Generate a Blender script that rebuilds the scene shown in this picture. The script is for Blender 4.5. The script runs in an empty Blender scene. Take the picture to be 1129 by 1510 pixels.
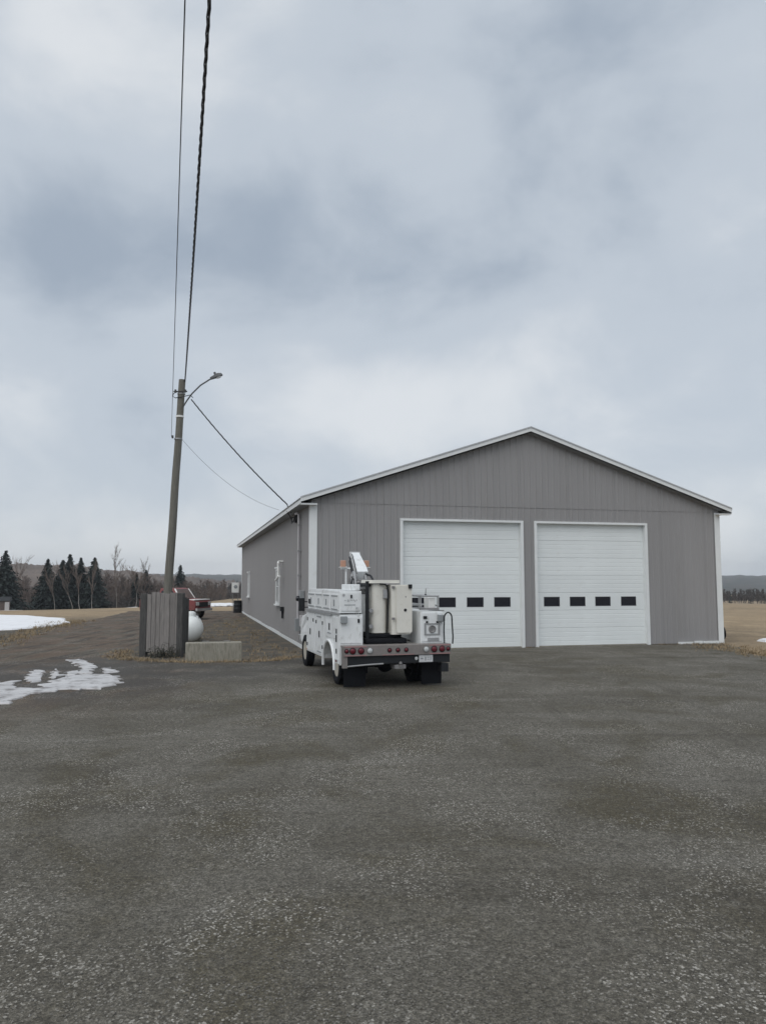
import bpy, bmesh, math, random
import numpy as np
from mathutils import Vector, Matrix

random.seed(7); rng = np.random.default_rng(7)
scene = bpy.context.scene
R = math.radians
PI = math.pi

# ---------------------------------------------------------------- camera
cd = bpy.data.cameras.new('camera'); cam = bpy.data.objects.new('camera', cd)
scene.collection.objects.link(cam); scene.camera = cam
PITCH = math.atan(102 / 1130)
cam.location = (0, 0, 2.26); cam.rotation_euler = (PI / 2 + PITCH, 0, 0)
cd.sensor_fit = 'VERTICAL'; cd.sensor_height = 24; cd.lens = 24 * 1130 / 1510
cd.clip_start = 0.05; cd.clip_end = 20000

# ---------------------------------------------------------------- sky and sun (overcast)
SUN_EL, SUN_AZ = R(54), R(205)      # azimuth clockwise from +Y: behind the camera, to its left
w = bpy.data.worlds.new('World'); scene.world = w; w.use_nodes = True
nt = w.node_tree; nt.nodes.clear()
def N(tree, t, **kw):
    n = tree.nodes.new(t)
    for k, v in kw.items(): setattr(n, k, v)
    return n
L = nt.links.new
out = N(nt, 'ShaderNodeOutputWorld')
sky = N(nt, 'ShaderNodeTexSky', sky_type='NISHITA', sun_disc=False)
sky.sun_elevation = SUN_EL; sky.sun_rotation = SUN_AZ
bg1 = N(nt, 'ShaderNodeBackground'); bg1.inputs[1].default_value = 0.10
L(sky.outputs[0], bg1.inputs[0])
tc = N(nt, 'ShaderNodeTexCoord')
CLOUD_OFF = (34.99, 12.47, 8.6)
mp = N(nt, 'ShaderNodeMapping'); L(tc.outputs['Generated'], mp.inputs[0])
mp.inputs['Location'].default_value = CLOUD_OFF; mp.inputs['Scale'].default_value = (1.25, 1.25, 1.9)
def cloud_noise(sc, det, ro, di):
    n = N(nt, 'ShaderNodeTexNoise'); L(mp.outputs[0], n.inputs['Vector'])
    n.inputs['Scale'].default_value = sc; n.inputs['Detail'].default_value = det; n.inputs['Roughness'].default_value = ro; n.inputs['Distortion'].default_value = di
    return n.outputs['Fac']
big = cloud_noise(1.1, 3, 0.45, 0.3); lump = cloud_noise(3.4, 8, 0.56, 0.25)
ma = N(nt, 'ShaderNodeMath', operation='MULTIPLY'); L(big, ma.inputs[0]); ma.inputs[1].default_value = 0.71
mb_ = N(nt, 'ShaderNodeMath', operation='MULTIPLY_ADD'); L(lump, mb_.inputs[0]); mb_.inputs[1].default_value = 0.29; L(ma.outputs[0], mb_.inputs[2])
cr = N(nt, 'ShaderNodeValToRGB'); L(mb_.outputs[0], cr.inputs[0])
cr.color_ramp.interpolation = 'EASE'
e = cr.color_ramp.elements
e[0].position = 0.36; e[0].color = (0.345, 0.405, 0.485, 1)
e[1].position = 0.62; e[1].color = (0.715, 0.745, 0.775, 1)
m_ = cr.color_ramp.elements.new(0.49); m_.color = (0.525, 0.58, 0.645, 1)
bg2 = N(nt, 'ShaderNodeBackground'); L(cr.outputs[0], bg2.inputs[0]); bg2.inputs[1].default_value = 1.0
mx = N(nt, 'ShaderNodeMixShader'); mx.inputs[0].default_value = 0.93
L(bg1.outputs[0], mx.inputs[1]); L(bg2.outputs[0], mx.inputs[2]); L(mx.outputs[0], out.inputs[0])

sd = bpy.data.lights.new('sun', 'SUN'); sun = bpy.data.objects.new('sun', sd); scene.collection.objects.link(sun)
sd.energy = 1.5; sd.angle = R(70); sd.color = (1.0, 0.97, 0.93)
sdir = Vector((math.sin(SUN_AZ) * math.cos(SUN_EL), math.cos(SUN_AZ) * math.cos(SUN_EL), math.sin(SUN_EL)))
sun.rotation_euler = sdir.to_track_quat('Z', 'Y').to_euler(); sun.location = (0, 0, 40)

vs = scene.view_settings
vs.view_transform = 'Standard'; vs.look = 'None'; vs.exposure = 0.10; vs.gamma = 1.0; vs.use_curve_mapping = False

# ================================================================ helpers
C = scene.collection
class MB:
    """collects faces, builds ONE mesh object"""
    def __init__(s): s.v = []; s.f = []
    def add(s, vs_, fs_):
        o = len(s.v); s.v += [tuple(p) for p in vs_]; s.f += [tuple(i + o for i in f) for f in fs_]; return s
    def box(s, x0, x1, y0, y1, z0, z1, M=None):
        p = [Vector((x, y, z)) for z in (z0, z1) for y in (y0, y1) for x in (x0, x1)]
        if M: p = [M @ q for q in p]
        return s.add(p, [(0, 2, 3, 1), (4, 5, 7, 6), (0, 1, 5, 4), (2, 6, 7, 3), (0, 4, 6, 2), (1, 3, 7, 5)])
    def cyl(s, a, b, r0, r1=None, n=12, caps=True):
        a = Vector(a); b = Vector(b); r1 = r0 if r1 is None else r1
        d = (b - a).normalized(); u = d.orthogonal().normalized(); w_ = d.cross(u)
        vs_ = []
        for c, r in ((a, r0), (b, r1)):
            vs_ += [c + (u * math.cos(2 * PI * i / n) + w_ * math.sin(2 * PI * i / n)) * r for i in range(n)]
        fs_ = [(i, (i + 1) % n, n + (i + 1) % n, n + i) for i in range(n)]
        if caps: fs_ += [tuple(range(n - 1, -1, -1)), tuple(range(n, 2 * n))]
        return s.add(vs_, fs_)
    def tube(s, pts, r, n=8):
        pts = [Vector(p) for p in pts]; rs = r if isinstance(r, (list, tuple)) else [r] * len(pts)
        vs_ = []; u = None
        for i, p in enumerate(pts):
            d = (pts[min(i + 1, len(pts) - 1)] - pts[max(i - 1, 0)]).normalized()
            u = d.orthogonal().normalized() if u is None else (u - d * u.dot(d)).normalized()
            w_ = d.cross(u)
            vs_ += [p + (u * math.cos(2 * PI * k / n) + w_ * math.sin(2 * PI * k / n)) * rs[i] for k in range(n)]
        fs_ = [(i * n + k, i * n + (k + 1) % n, (i + 1) * n + (k + 1) % n, (i + 1) * n + k) for i in range(len(pts) - 1) for k in range(n)]
        fs_ += [tuple(range(n - 1, -1, -1)), tuple(range((len(pts) - 1) * n, len(pts) * n))]
        return s.add(vs_, fs_)
    def lathe(s, prof, n=24, M=None):
        """prof: (radius, height) list, axis z"""
        vs_ = [Vector((r * math.cos(2 * PI * k / n), r * math.sin(2 * PI * k / n), h)) for r, h in prof for k in range(n)]
        if M: vs_ = [M @ q for q in vs_]
        fs_ = [(i * n + k, i * n + (k + 1) % n, (i + 1) * n + (k + 1) % n, (i + 1) * n + k) for i in range(len(prof) - 1) for k in range(n)]
        fs_ += [tuple(range(n - 1, -1, -1)), tuple(range((len(prof) - 1) * n, len(prof) * n))]
        return s.add(vs_, fs_)
    def prism(s, poly, f0, f1):
        """poly of 2-tuples; f0/f1 map a 2-tuple to a 3d point on each end"""
        n = len(poly); vs_ = [f0(p) for p in poly] + [f1(p) for p in poly]
        return s.add(vs_, [tuple(range(n - 1, -1, -1)), tuple(range(n, 2 * n))] + [(i, (i + 1) % n, n + (i + 1) % n, n + i) for i in range(n)])
    def mesh(s, name, m, smooth=False, bevel=0.0):
        me = bpy.data.meshes.new(name); me.from_pydata(s.v, [], s.f)
        bm = bmesh.new(); bm.from_mesh(me)
        bmesh.ops.recalc_face_normals(bm, faces=bm.faces)
        if bevel:
            ed = [e_ for e_ in bm.edges if e_.is_manifold and e_.calc_face_angle(0) > R(35)]
            bmesh.ops.bevel(bm, geom=ed, offset=bevel, segments=2, affect='EDGES', profile=0.6)
        bm.to_mesh(me); bm.free()
        me.materials.append(m)
        if smooth:
            me.polygons.foreach_set('use_smooth', [True] * len(me.polygons))
            try: me.set_sharp_from_angle(angle=R(38))
            except Exception: pass
        return me
    def build(s, name, m, parent=None, smooth=False, bevel=0.0):
        return ob(name, s.mesh(name, m, smooth, bevel), parent)
def ob(name, me, parent=None):
    o = bpy.data.objects.new(name, me); C.objects.link(o)
    if parent: o.parent = parent
    return o
def tag(o, label=None, cat=None, group=None, kind=None):
    if label: o['label'] = label
    if cat: o['category'] = cat
    if group: o['group'] = group
    if kind: o['kind'] = kind
    return o
def thing(name, label, cat, loc=(0, 0, 0), rz=0.0, group=None):
    o = bpy.data.objects.new(name, None); C.objects.link(o); o.empty_display_size = 0.2
    o.location = loc; o.rotation_euler = (0, 0, rz)
    return tag(o, label, cat, group)
def npmesh(name, V, F, m):
    """V (n,3) array, F (k,3|4) array"""
    me = bpy.data.meshes.new(name); k = F.shape[1]
    me.vertices.add(len(V)); me.vertices.foreach_set('co', np.asarray(V, np.float32).ravel())
    me.loops.add(F.size); me.loops.foreach_set('vertex_index', F.ravel().astype(np.int32))
    me.polygons.add(len(F)); me.polygons.foreach_set('loop_start', np.arange(0, F.size, k, dtype=np.int32))
    me.update(calc_edges=True); me.validate(); me.materials.append(m)
    return me

# ---------------------------------------------------------------- materials
def mat(name, col, rough=0.6, metal=0.0, var=0.12, vscale=3.0, bump=0.0, bscale=40.0, col2=None, c2pos=(0.5, 0.7), stretch=None, spec=0.5, detail=6, coat=0.0):
    m = bpy.data.materials.new(name); m.use_nodes = True; t = m.node_tree; b = t.nodes['Principled BSDF']
    b.inputs['Roughness'].default_value = rough; b.inputs['Metallic'].default_value = metal
    b.inputs['Specular IOR Level'].default_value = spec
    if coat: b.inputs['Coat Weight'].default_value = coat
    tc = N(t, 'ShaderNodeTexCoord'); src = tc.outputs['Object']
    if stretch:
        mp = N(t, 'ShaderNodeMapping'); t.links.new(src, mp.inputs[0]); mp.inputs['Scale'].default_value = stretch; src = mp.outputs[0]
    n = N(t, 'ShaderNodeTexNoise'); t.links.new(src, n.inputs['Vector']); n.inputs['Scale'].default_value = vscale; n.inputs['Detail'].default_value = detail
    n.inputs['Roughness'].default_value = 0.62
    r = N(t, 'ShaderNodeValToRGB'); t.links.new(n.outputs['Fac'], r.inputs[0])
    c = np.array(col); e = r.color_ramp.elements
    e[0].position = 0.28; e[0].color = (*(c * (1 - var)), 1); e[1].position = 0.72; e[1].color = (*np.minimum(c * (1 + var), 0.95), 1)
    last = r.outputs[0]
    if col2 is not None:
        n2 = N(t, 'ShaderNodeTexNoise'); t.links.new(src, n2.inputs['Vector']); n2.inputs['Scale'].default_value = vscale * 2.3; n2.inputs['Detail'].default_value = 8
        n2.inputs['Roughness'].default_value = 0.7
        r2 = N(t, 'ShaderNodeMapRange'); t.links.new(n2.outputs['Fac'], r2.inputs[0]); r2.inputs[1].default_value, r2.inputs[2].default_value = c2pos
        mx = N(t, 'ShaderNodeMixRGB'); t.links.new(r2.outputs[0], mx.inputs[0]); t.links.new(last, mx.inputs[1]); mx.inputs[2].default_value = (*col2, 1); last = mx.outputs[0]
    t.links.new(last, b.inputs['Base Color'])
    if bump:
        nb = N(t, 'ShaderNodeTexNoise'); t.links.new(src, nb.inputs['Vector']); nb.inputs['Scale'].default_value = bscale; nb.inputs['Detail'].default_value = 5
        bp = N(t, 'ShaderNodeBump'); t.links.new(nb.outputs['Fac'], bp.inputs['Height']); bp.inputs['Strength'].default_value = bump; bp.inputs['Distance'].default_value = 0.02
        t.links.new(bp.outputs[0], b.inputs['Normal'])
    return m

M_siding = mat('siding_grey', (0.282, 0.275, 0.275), 0.55, 0, 0.06, 0.6, col2=(0.255, 0.245, 0.238), c2pos=(0.55, 0.8), stretch=(1, 1, 0.25))
def per_piece_tone(m, amt):
    t = m.node_tree; b = t.nodes['Principled BSDF']; ln = b.inputs['Base Color'].links[0]; src = ln.from_socket
    oi = N(t, 'ShaderNodeObjectInfo'); mr = N(t, 'ShaderNodeMapRange'); t.links.new(oi.outputs['Random'], mr.inputs[0]); mr.inputs[3].default_value = 1 - amt; mr.inputs[4].default_value = 1 + amt
    hs = N(t, 'ShaderNodeHueSaturation'); t.links.new(src, hs.inputs['Color']); t.links.new(mr.outputs[0], hs.inputs['Value']); t.links.new(hs.outputs[0], b.inputs['Base Color'])
per_piece_tone(M_siding, 0.014)
M_trim = mat('trim_white', (0.74, 0.76, 0.76), 0.5, 0, 0.05, 1.5, col2=(0.60, 0.60, 0.57), c2pos=(0.58, 0.85))
M_roof = mat('roof_steel', (0.46, 0.47, 0.48), 0.42, 0.3, 0.06, 1.0)
M_soffit = mat('soffit_grey', (0.30, 0.31, 0.32), 0.6)
M_door = mat('door_white', (0.76, 0.795, 0.795), 0.45, 0, 0.04, 0.8, col2=(0.62, 0.62, 0.60), c2pos=(0.60, 1.05))
per_piece_tone(M_door, 0.025)
M_glass = mat('dark_glass', (0.012, 0.014, 0.022), 0.12, 0, 0.1, 2.0)
M_frame = mat('window_frame_dark', (0.05, 0.05, 0.06), 0.5)
M_conduit = mat('conduit_grey', (0.52, 0.51, 0.52), 0.5, 0.2, 0.08, 5.0)
M_box = mat('meter_box_grey', (0.30, 0.32, 0.33), 0.5, 0.2, 0.1, 6.0)
M_dark = mat('dark_plastic', (0.018, 0.02, 0.023), 0.6, spec=0.3)
M_pvc = mat('pvc_white', (0.78, 0.78, 0.76), 0.4, 0, 0.04)
M_pole = mat('pole_wood', (0.15, 0.145, 0.125), 0.9, 0, 0.3, 6.0, 0.6, 30, col2=(0.21, 0.205, 0.18), stretch=(4, 4, 0.25))
M_lamp = mat('lamp_grey', (0.10, 0.105, 0.11), 0.5, 0.3)
M_galv = mat('galvanised', (0.38, 0.385, 0.39), 0.45, 0.5, 0.15, 8.0)
M_wire = mat('wire_black', (0.03, 0.031, 0.034), 0.6)
M_wire2 = mat('wire_grey', (0.16, 0.165, 0.17), 0.6)
M_board = mat('weathered_board', (0.215, 0.20, 0.19), 0.9, 0, 0.28, 5.0, 0.5, 25, col2=(0.13, 0.125, 0.125), c2pos=(0.5, 0.75), stretch=(5, 5, 0.35))
per_piece_tone(M_board, 0.14)
M_board2 = mat('dark_board', (0.075, 0.074, 0.072), 0.95, 0, 0.35, 5.0, 0.6, 25, col2=(0.035, 0.036, 0.036), stretch=(4, 4, 0.5))
M_tank = mat('tank_white', (0.74, 0.77, 0.76), 0.35, 0, 0.04, 2.0, col2=(0.62, 0.63, 0.60), c2pos=(0.6, 0.85))
M_conc = mat('concrete', (0.30, 0.285, 0.24), 0.9, 0, 0.14, 3.0, 0.4, 50, col2=(0.16, 0.15, 0.115), c2pos=(0.45, 0.7), stretch=(2.5, 2.5, 0.5))
M_paint = mat('truck_white', (0.76, 0.78, 0.785), 0.42, 0, 0.07, 2.5, col2=(0.34, 0.335, 0.31), c2pos=(0.53, 0.80), coat=0.1, stretch=(1.2, 1.2, 0.55))
M_cream = mat('bucket_cream', (0.72, 0.705, 0.645), 0.45, 0, 0.05, 3.0, col2=(0.56, 0.54, 0.47), c2pos=(0.56, 0.85))
M_rubber = mat('rubber', (0.010, 0.011, 0.014), 0.8, 0, 0.2, 10, spec=0.2)
M_rim = mat('rim_dusty', (0.46, 0.43, 0.37), 0.6, 0.1, 0.15, 6.0)
M_tail = mat('tail_plate_steel', (0.24, 0.22, 0.21), 0.5, 0.2, 0.14, 6.0, col2=(0.21, 0.19, 0.18), c2pos=(0.5, 0.8))
M_red = mat('red_lens', (0.12, 0.012, 0.02), 0.25, 0, 0.1)
M_tape = mat('red_tape', (0.36, 0.20, 0.20), 0.4, 0, 0.1, 8)
M_clear = mat('clear_lens', (0.52, 0.54, 0.54), 0.2, 0, 0.1)
M_amber = mat('amber_lens', (0.48, 0.27, 0.19), 0.3, 0, 0.1)
M_plate = mat('plate_white', (0.62, 0.63, 0.64), 0.4)
M_mech = mat('boom_steel', (0.24, 0.235, 0.235), 0.5, 0.3, 0.2, 8)
M_deck = mat('deck_steel', (0.24, 0.235, 0.22), 0.7, 0.1, 0.25, 5, 0.2, 60)
M_vehred = mat('faded_red', (0.20, 0.048, 0.05), 0.5, 0, 0.2, 2.5, col2=(0.20, 0.11, 0.08), c2pos=(0.5, 0.75))
M_vehglass = mat('dusty_glass', (0.16, 0.12, 0.11), 0.3, 0, .2, 3)
M_rust = mat('rusty_brown', (0.17, 0.105, 0.07), 0.7, 0, 0.3, 4)
M_chrome = mat('chrome', (0.5, 0.5, 0.5), 0.3, 0.8)
M_needle = mat('spruce_needles', (0.020, 0.030, 0.027), 0.85, 0, 0.45, 0.8)
M_bark = mat('bark', (0.13, 0.11, 0.095), 0.95, 0, 0.3, 2)
M_birch = mat('birch_bark', (0.28, 0.26, 0.24), 0.85, 0, 0.25, 2)
M_twig = mat('bare_twigs', (0.15, 0.118, 0.10), 0.95, 0, 0.3, 0.06, col2=(0.10, 0.085, 0.085))
M_fartwig = mat('far_wood', (0.085, 0.074, 0.068), 0.95, 0, 0.35, 0.03)
M_hill = mat('hill_forest', (0.075, 0.066, 0.058), 1.0, 0, 0.5, 0.012, 0.0, col2=(0.03, 0.042, 0.038), c2pos=(0.42, 0.6))
M_hill2 = mat('hill_leafless', (0.125, 0.098, 0.082), 1.0, 0, 0.35, 0.03, 0.0, col2=(0.05, 0.05, 0.045), c2pos=(0.5, 0.7))
M_snow = mat('old_snow', (0.78, 0.79, 0.81), 0.7, 0, 0.05, 1.0, 0.4, 8, col2=(0.52, 0.51, 0.50), c2pos=(0.56, 0.8))
M_slush = mat('slush_ice', (0.50, 0.49, 0.49), 0.4, 0, 0.16, 1.2, 0.5, 14, col2=(0.12, 0.10, 0.088), c2pos=(0.49, 0.66))
M_straw = mat('dry_grass', (0.27, 0.205, 0.125), 0.95, 0, 0.35, 0.8)
M_weed = mat('dark_weed', (0.04, 0.042, 0.032), 0.9, 0, 0.4, 8)
M_shed = mat('shed_brown', (0.11, 0.085, 0.08), 0.9, 0, 0.2, 1)

def ground_mat():
    m = bpy.data.materials.new('field_ground'); m.use_nodes = True; t = m.node_tree; b = t.nodes['Principled BSDF']; l = t.links.new
    b.inputs['Roughness'].default_value = 0.95; b.inputs['Specular IOR Level'].default_value = 0.2
    g = N(t, 'ShaderNodeNewGeometry'); pos = g.outputs['Position']
    def noise(scale, detail=6, st=(1, 1, 1), rough=0.6):
        mp = N(t, 'ShaderNodeMapping'); l(pos, mp.inputs[0]); mp.inputs['Scale'].default_value = st
        n = N(t, 'ShaderNodeTexNoise'); l(mp.outputs[0], n.inputs['Vector']); n.inputs['Scale'].default_value = scale; n.inputs['Detail'].default_value = detail
        n.inputs['Roughness'].default_value = rough; return n.outputs['Fac']
    def mr(s, a, b_): r = N(t, 'ShaderNodeMapRange', interpolation_type='SMOOTHSTEP'); l(s, r.inputs[0]); r.inputs[1].default_value = a; r.inputs[2].default_value = b_; return r.outputs[0]
    def mix(f, a, b_):
        x = N(t, 'ShaderNodeMixRGB'); l(f, x.inputs[0])
        for s, i in ((a, 1), (b_, 2)):
            if isinstance(s, tuple): x.inputs[i].default_value = (*s, 1)
            else: l(s, x.inputs[i])
        return x.outputs[0]
    c = mix(mr(noise(0.05, 6, (0.5, 1.6, 1)), 0.35, 0.65), (0.33, 0.25, 0.16), (0.235, 0.182, 0.122))
    c = mix(mr(noise(0.6, 8), 0.45, 0.72), c, (0.40, 0.31, 0.20))
    c = mix(mr(noise(9, 6), 0.5, 0.75), c, (0.11, 0.085, 0.06))
    # bare dark soil close to the building, straw further out
    d = N(t, 'ShaderNodeVectorMath', operation='DISTANCE'); l(pos, d.inputs[0]); d.inputs[1].default_value = (-4.5, 36, 0)
    near = mr(d.outputs['Value'], 22, 12)
    soil = mix(mr(noise(1.6, 10, rough=0.72), 0.4, 0.66), (0.082, 0.078, 0.070), (0.165, 0.135, 0.095))
    soil = mix(mr(noise(14, 6), 0.48, 0.75), soil, (0.045, 0.042, 0.04))
    c = mix(near, c, soil)
    l(c, b.inputs['Base Color'])
    bp = N(t, 'ShaderNodeBump'); l(noise(12, 8), bp.inputs['Height']); bp.inputs['Strength'].default_value = 0.7; bp.inputs['Distance'].default_value = 0.05; l(bp.outputs[0], b.inputs['Normal'])
    return m
def gravel_mat():
    m = bpy.data.materials.new('gravel'); m.use_nodes = True; t = m.node_tree; b = t.nodes['Principled BSDF']; l = t.links.new
    b.inputs['Roughness'].default_value = 0.85; b.inputs['Specular IOR Level'].default_value = 0.3
    g = N(t, 'ShaderNodeNewGeometry'); pos = g.outputs['Position']
    def noise(scale, detail=6, st=(1, 1, 1), rough=0.6, rot=0.0, dist=0.0):
        mp = N(t, 'ShaderNodeMapping'); l(pos, mp.inputs[0]); mp.inputs['Scale'].default_value = st; mp.inputs['Rotation'].default_value = (0, 0, rot)
        n = N(t, 'ShaderNodeTexNoise'); l(mp.outputs[0], n.inputs['Vector']); n.inputs['Scale'].default_value = scale; n.inputs['Detail'].default_value = detail
        n.inputs['Roughness'].default_value = rough; n.inputs['Distortion'].default_value = dist; return n.outputs['Fac']
    def mr(s, a, b_, lo=0, hi=1):
        r = N(t, 'ShaderNodeMapRange', interpolation_type='SMOOTHSTEP'); l(s, r.inputs[0]); r.inputs[1].default_value = a; r.inputs[2].default_value = b_; r.inputs[3].default_value = lo; r.inputs[4].default_value = hi; return r.outputs[0]
    def mix(f, a, b_, mode='MIX'):
        x = N(t, 'ShaderNodeMixRGB', blend_type=mode)
        if isinstance(f, float): x.inputs[0].default_value = f
        else: l(f, x.inputs[0])
        for s, i in ((a, 1), (b_, 2)):
            if isinstance(s, tuple): x.inputs[i].default_value = (*s, 1)
            else: l(s, x.inputs[i])
        return x.outputs[0]
    def mul(a, b_):
        x = N(t, 'ShaderNodeMath', operation='MULTIPLY'); l(a, x.inputs[0]); l(b_, x.inputs[1]); return x.outputs[0]
    sp = N(t, 'ShaderNodeSeparateXYZ'); l(pos, sp.inputs[0]); X, Y = sp.outputs[0], sp.outputs[1]
    c = mix(mr(noise(0.33, 7, rough=0.62, dist=0.4), 0.34, 0.66), (0.112, 0.104, 0.086), (0.172, 0.164, 0.146))
    # olive brown fines in broad patches
    c = mix(mr(noise(0.5, 7, (1, 0.8, 1), dist=0.8), 0.46, 0.66, 0, 0.9), c, (0.088, 0.077, 0.050))
    # swept bands along the way the lorries turn: tyre wear, fading in and out
    c = mix(mr(noise(0.8, 7, (0.25, 1.3, 1), rot=0.15), 0.5, 0.72, 0, 0.55), c, (0.215, 0.207, 0.190))
    c = mix(mr(noise(0.7, 7, (0.3, 1.4, 1), rot=-0.1), 0.53, 0.74, 0, 0.8), c, (0.064, 0.058, 0.047))
    c = mix(mul(mr(noise(2.2, 5, (1.6, 0.10, 1), rot=0.22), 0.52, 0.68), mr(noise(0.4, 4), 0.42, 0.62, 0, 0.7)), c, (0.078, 0.071, 0.058))
    # clumps: coarse gravel gathers in places
    c = mix(mr(noise(5.5, 7, rough=0.7), 0.5, 0.72, 0, 0.6), c, (0.055, 0.051, 0.043))
    c = mix(mr(noise(3.7, 7, rough=0.72), 0.52, 0.75, 0, 0.55), c, (0.215, 0.208, 0.192))
    # muddy brown track towards the lane on the left
    mud = mul(mr(X, -3.0, -7.0), mr(Y, 11, 17))
    c = mix(mul(mud, mr(noise(0.9, 7, (1.6, 0.35, 1), rot=-0.42), 0.34, 0.56)), c, (0.142, 0.100, 0.074))
    c = mix(mul(mud, mr(noise(1.5, 7, (1.8, 0.22, 1), rot=-0.42), 0.50, 0.62)), c, (0.052, 0.043, 0.036))
    # soaked mud round the melting slush
    ds = N(t, 'ShaderNodeVectorMath', operation='DISTANCE'); l(pos, ds.inputs[0]); ds.inputs[1].default_value = (-7.6, 18.2, 0)
    soak = mul(mr(ds.outputs['Value'], 5.5, 2.2), mr(noise(1.2, 7, (1, 0.7, 1), dist=0.5), 0.36, 0.52))
    c = mix(soak, c, (0.052, 0.043, 0.037))
    # wet dark strip along the grass edge
    wet = mul(mul(mr(Y, 16.5, 19.5), mr(Y, 24.5, 22)), mul(mr(X, -11, -7.5), mr(X, 0.5, -3.0)))
    c = mix(mul(wet, mr(noise(0.7, 6, (0.6, 1.2, 1)), 0.3, 0.62)), c, (0.058, 0.053, 0.048))
    # stones: cells of uneven tone, fading out with fineness
    v = N(t, 'ShaderNodeTexVoronoi'); l(pos, v.inputs['Vector']); v.inputs['Scale'].default_value = 70; v.inputs['Randomness'].default_value = 1
    sepc = N(t, 'ShaderNodeSeparateColor'); l(v.outputs['Color'], sepc.inputs[0])
    c = mix(mr(sepc.outputs[0], 0.0, 1.0, 0.0, 0.6), c, (0.045, 0.042, 0.037))
    hi = mul(mr(sepc.outputs[1], 0.80, 0.97), mr(noise(0.75, 5, dist=0.5), 0.42, 0.64, 0.12, 0.9))
    c = mix(hi, c, (0.40, 0.39, 0.37))
    fine = noise(150, 5, rough=0.8)
    c = mix(0.85, c, mix(mr(fine, 0.3, 0.7), (0.38, 0.38, 0.38), (1.75, 1.75, 1.75)), 'MULTIPLY')
    c = mix(0.9, c, mix(mr(noise(46, 7, rough=0.85), 0.34, 0.68), (0.46, 0.45, 0.42), (1.52, 1.50, 1.46)), 'MULTIPLY')
    c = mix(0.8, c, mix(mr(noise(17, 6, rough=0.75), 0.34, 0.68), (0.62, 0.61, 0.58), (1.34, 1.33, 1.31)), 'MULTIPLY')
    l(c, b.inputs['Base Color'])
    ad = N(t, 'ShaderNodeMath', operation='ADD'); l(v.outputs['Distance'], ad.inputs[0]); l(fine, ad.inputs[1])
    bp = N(t, 'ShaderNodeBump'); l(ad.outputs[0], bp.inputs['Height']); bp.inputs['Strength'].default_value = 0.55; bp.inputs['Distance'].default_value = 0.012
    bp2 = N(t, 'ShaderNodeBump'); l(noise(1.3, 6), bp2.inputs['Height']); bp2.inputs['Strength'].default_value = 0.5; bp2.inputs['Distance'].default_value = 0.08
    l(bp2.outputs[0], bp.inputs['Normal']); l(bp.outputs[0], b.inputs['Normal'])
    mxw = N(t, 'ShaderNodeMath', operation='MAXIMUM'); l(wet, mxw.inputs[0]); l(soak, mxw.inputs[1]); rr = mr(mxw.outputs[0], 0, 1, 0.9, 0.68); l(rr, b.inputs['Roughness'])
    return m
M_ground = ground_mat(); M_gravel = gravel_mat()

# ================================================================ terrain
def slope_az(az):          # metres down per metre, by azimuth in degrees from +Y
    return np.interp(az, [-180, -40, -24, -17, -11, 0, 15, 26, 40, 180], [0.02, 0.050, 0.052, 0.038, 0.020, 0.02, 0.025, 0.026, 0.026, 0.02])
def terrain(x, y):
    x = np.asarray(x, float); y = np.asarray(y, float)
    d = np.hypot(x, y); az = np.degrees(np.arctan2(x, y)); t = np.clip(d, 60, 480) - 60
    return -slope_az(az) * t * t / (t + 28.0)
def tz(x, y): return float(terrain(x, y))
def polar(az_deg, d): a_ = R(az_deg); return d * math.sin(a_), d * math.cos(a_)

radii = np.concatenate([[0.0], np.geomspace(2, 60, 34), np.geomspace(63, 600, 60), np.geomspace(650, 9000, 22)])
ns = 288; ang = np.linspace(-PI, PI, ns, endpoint=False)
V = []; F = []
for r in radii:
    xs, ys = r * np.sin(ang), r * np.cos(ang)
    V.append(np.stack([xs, ys, terrain(xs, ys) - 0.025], 1))
V = np.concatenate(V)
for i in range(len(radii) - 1):
    k = np.arange(ns); k2 = (k + 1) % ns
    F.append(np.stack([i * ns + k, (i + 1) * ns + k, (i + 1) * ns + k2, i * ns + k2], 1))
tag(ob('ground', npmesh('ground', V, np.concatenate(F), M_ground)), 'dry straw coloured field sloping away to the woods', 'field', kind='structure')

def blob(pts, jit=0.12, sub=6):
    """closed outline subdivided with jitter"""
    o = []
    n = len(pts)
    for i in range(n):
        p = np.array(pts[i]); q = np.array(pts[(i + 1) % n]); s = max(1, int(np.linalg.norm(q - p) / sub))
        for k in range(s):
            o.append(p + (q - p) * k / s + rng.normal(0, jit, 2))
    return o
TH = R(14.15); A = np.array([math.cos(TH), math.sin(TH)]); B = np.array([-math.sin(TH), math.cos(TH)])
C0 = np.array([-2.322, 24.718])
def bl(x, y): p = C0 + A * x + B * y; return (p[0], p[1])
yard = [bl(0.3, 0.3), bl(15.0, 0.3), (12.2, 27.2), (11.3, 24.2), (12.6, 21.3), (17, 19), (32, 16), (45, 4), (45, -35), (-45, -35), (-45, 6), (-24, 15), (-14.8, 23.5), (-13.6, 27.6),
        (-14.6, 33), (-16, 38), (-17, 44.6), (-18.2, 53.8), (-19.2, 59), (-11, 59), (-8.8, 52), (-9.6, 44), (-9.4, 36), (-9.0, 29), (-8.6, 25.6), (-8.0, 23.2), (-7.2, 22.3), (-5.2, 21.5), (-3.4, 21.9), (-2.2, 23.4)]
ol = blob(yard, 0.10, 0.55)
P_ = np.array(ol); nx_ = np.roll(P_, -1, 0) - np.roll(P_, 1, 0); nr_ = np.stack([nx_[:, 1], -nx_[:, 0]], 1); nr_ /= np.linalg.norm(nr_, axis=1)[:, None]
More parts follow.
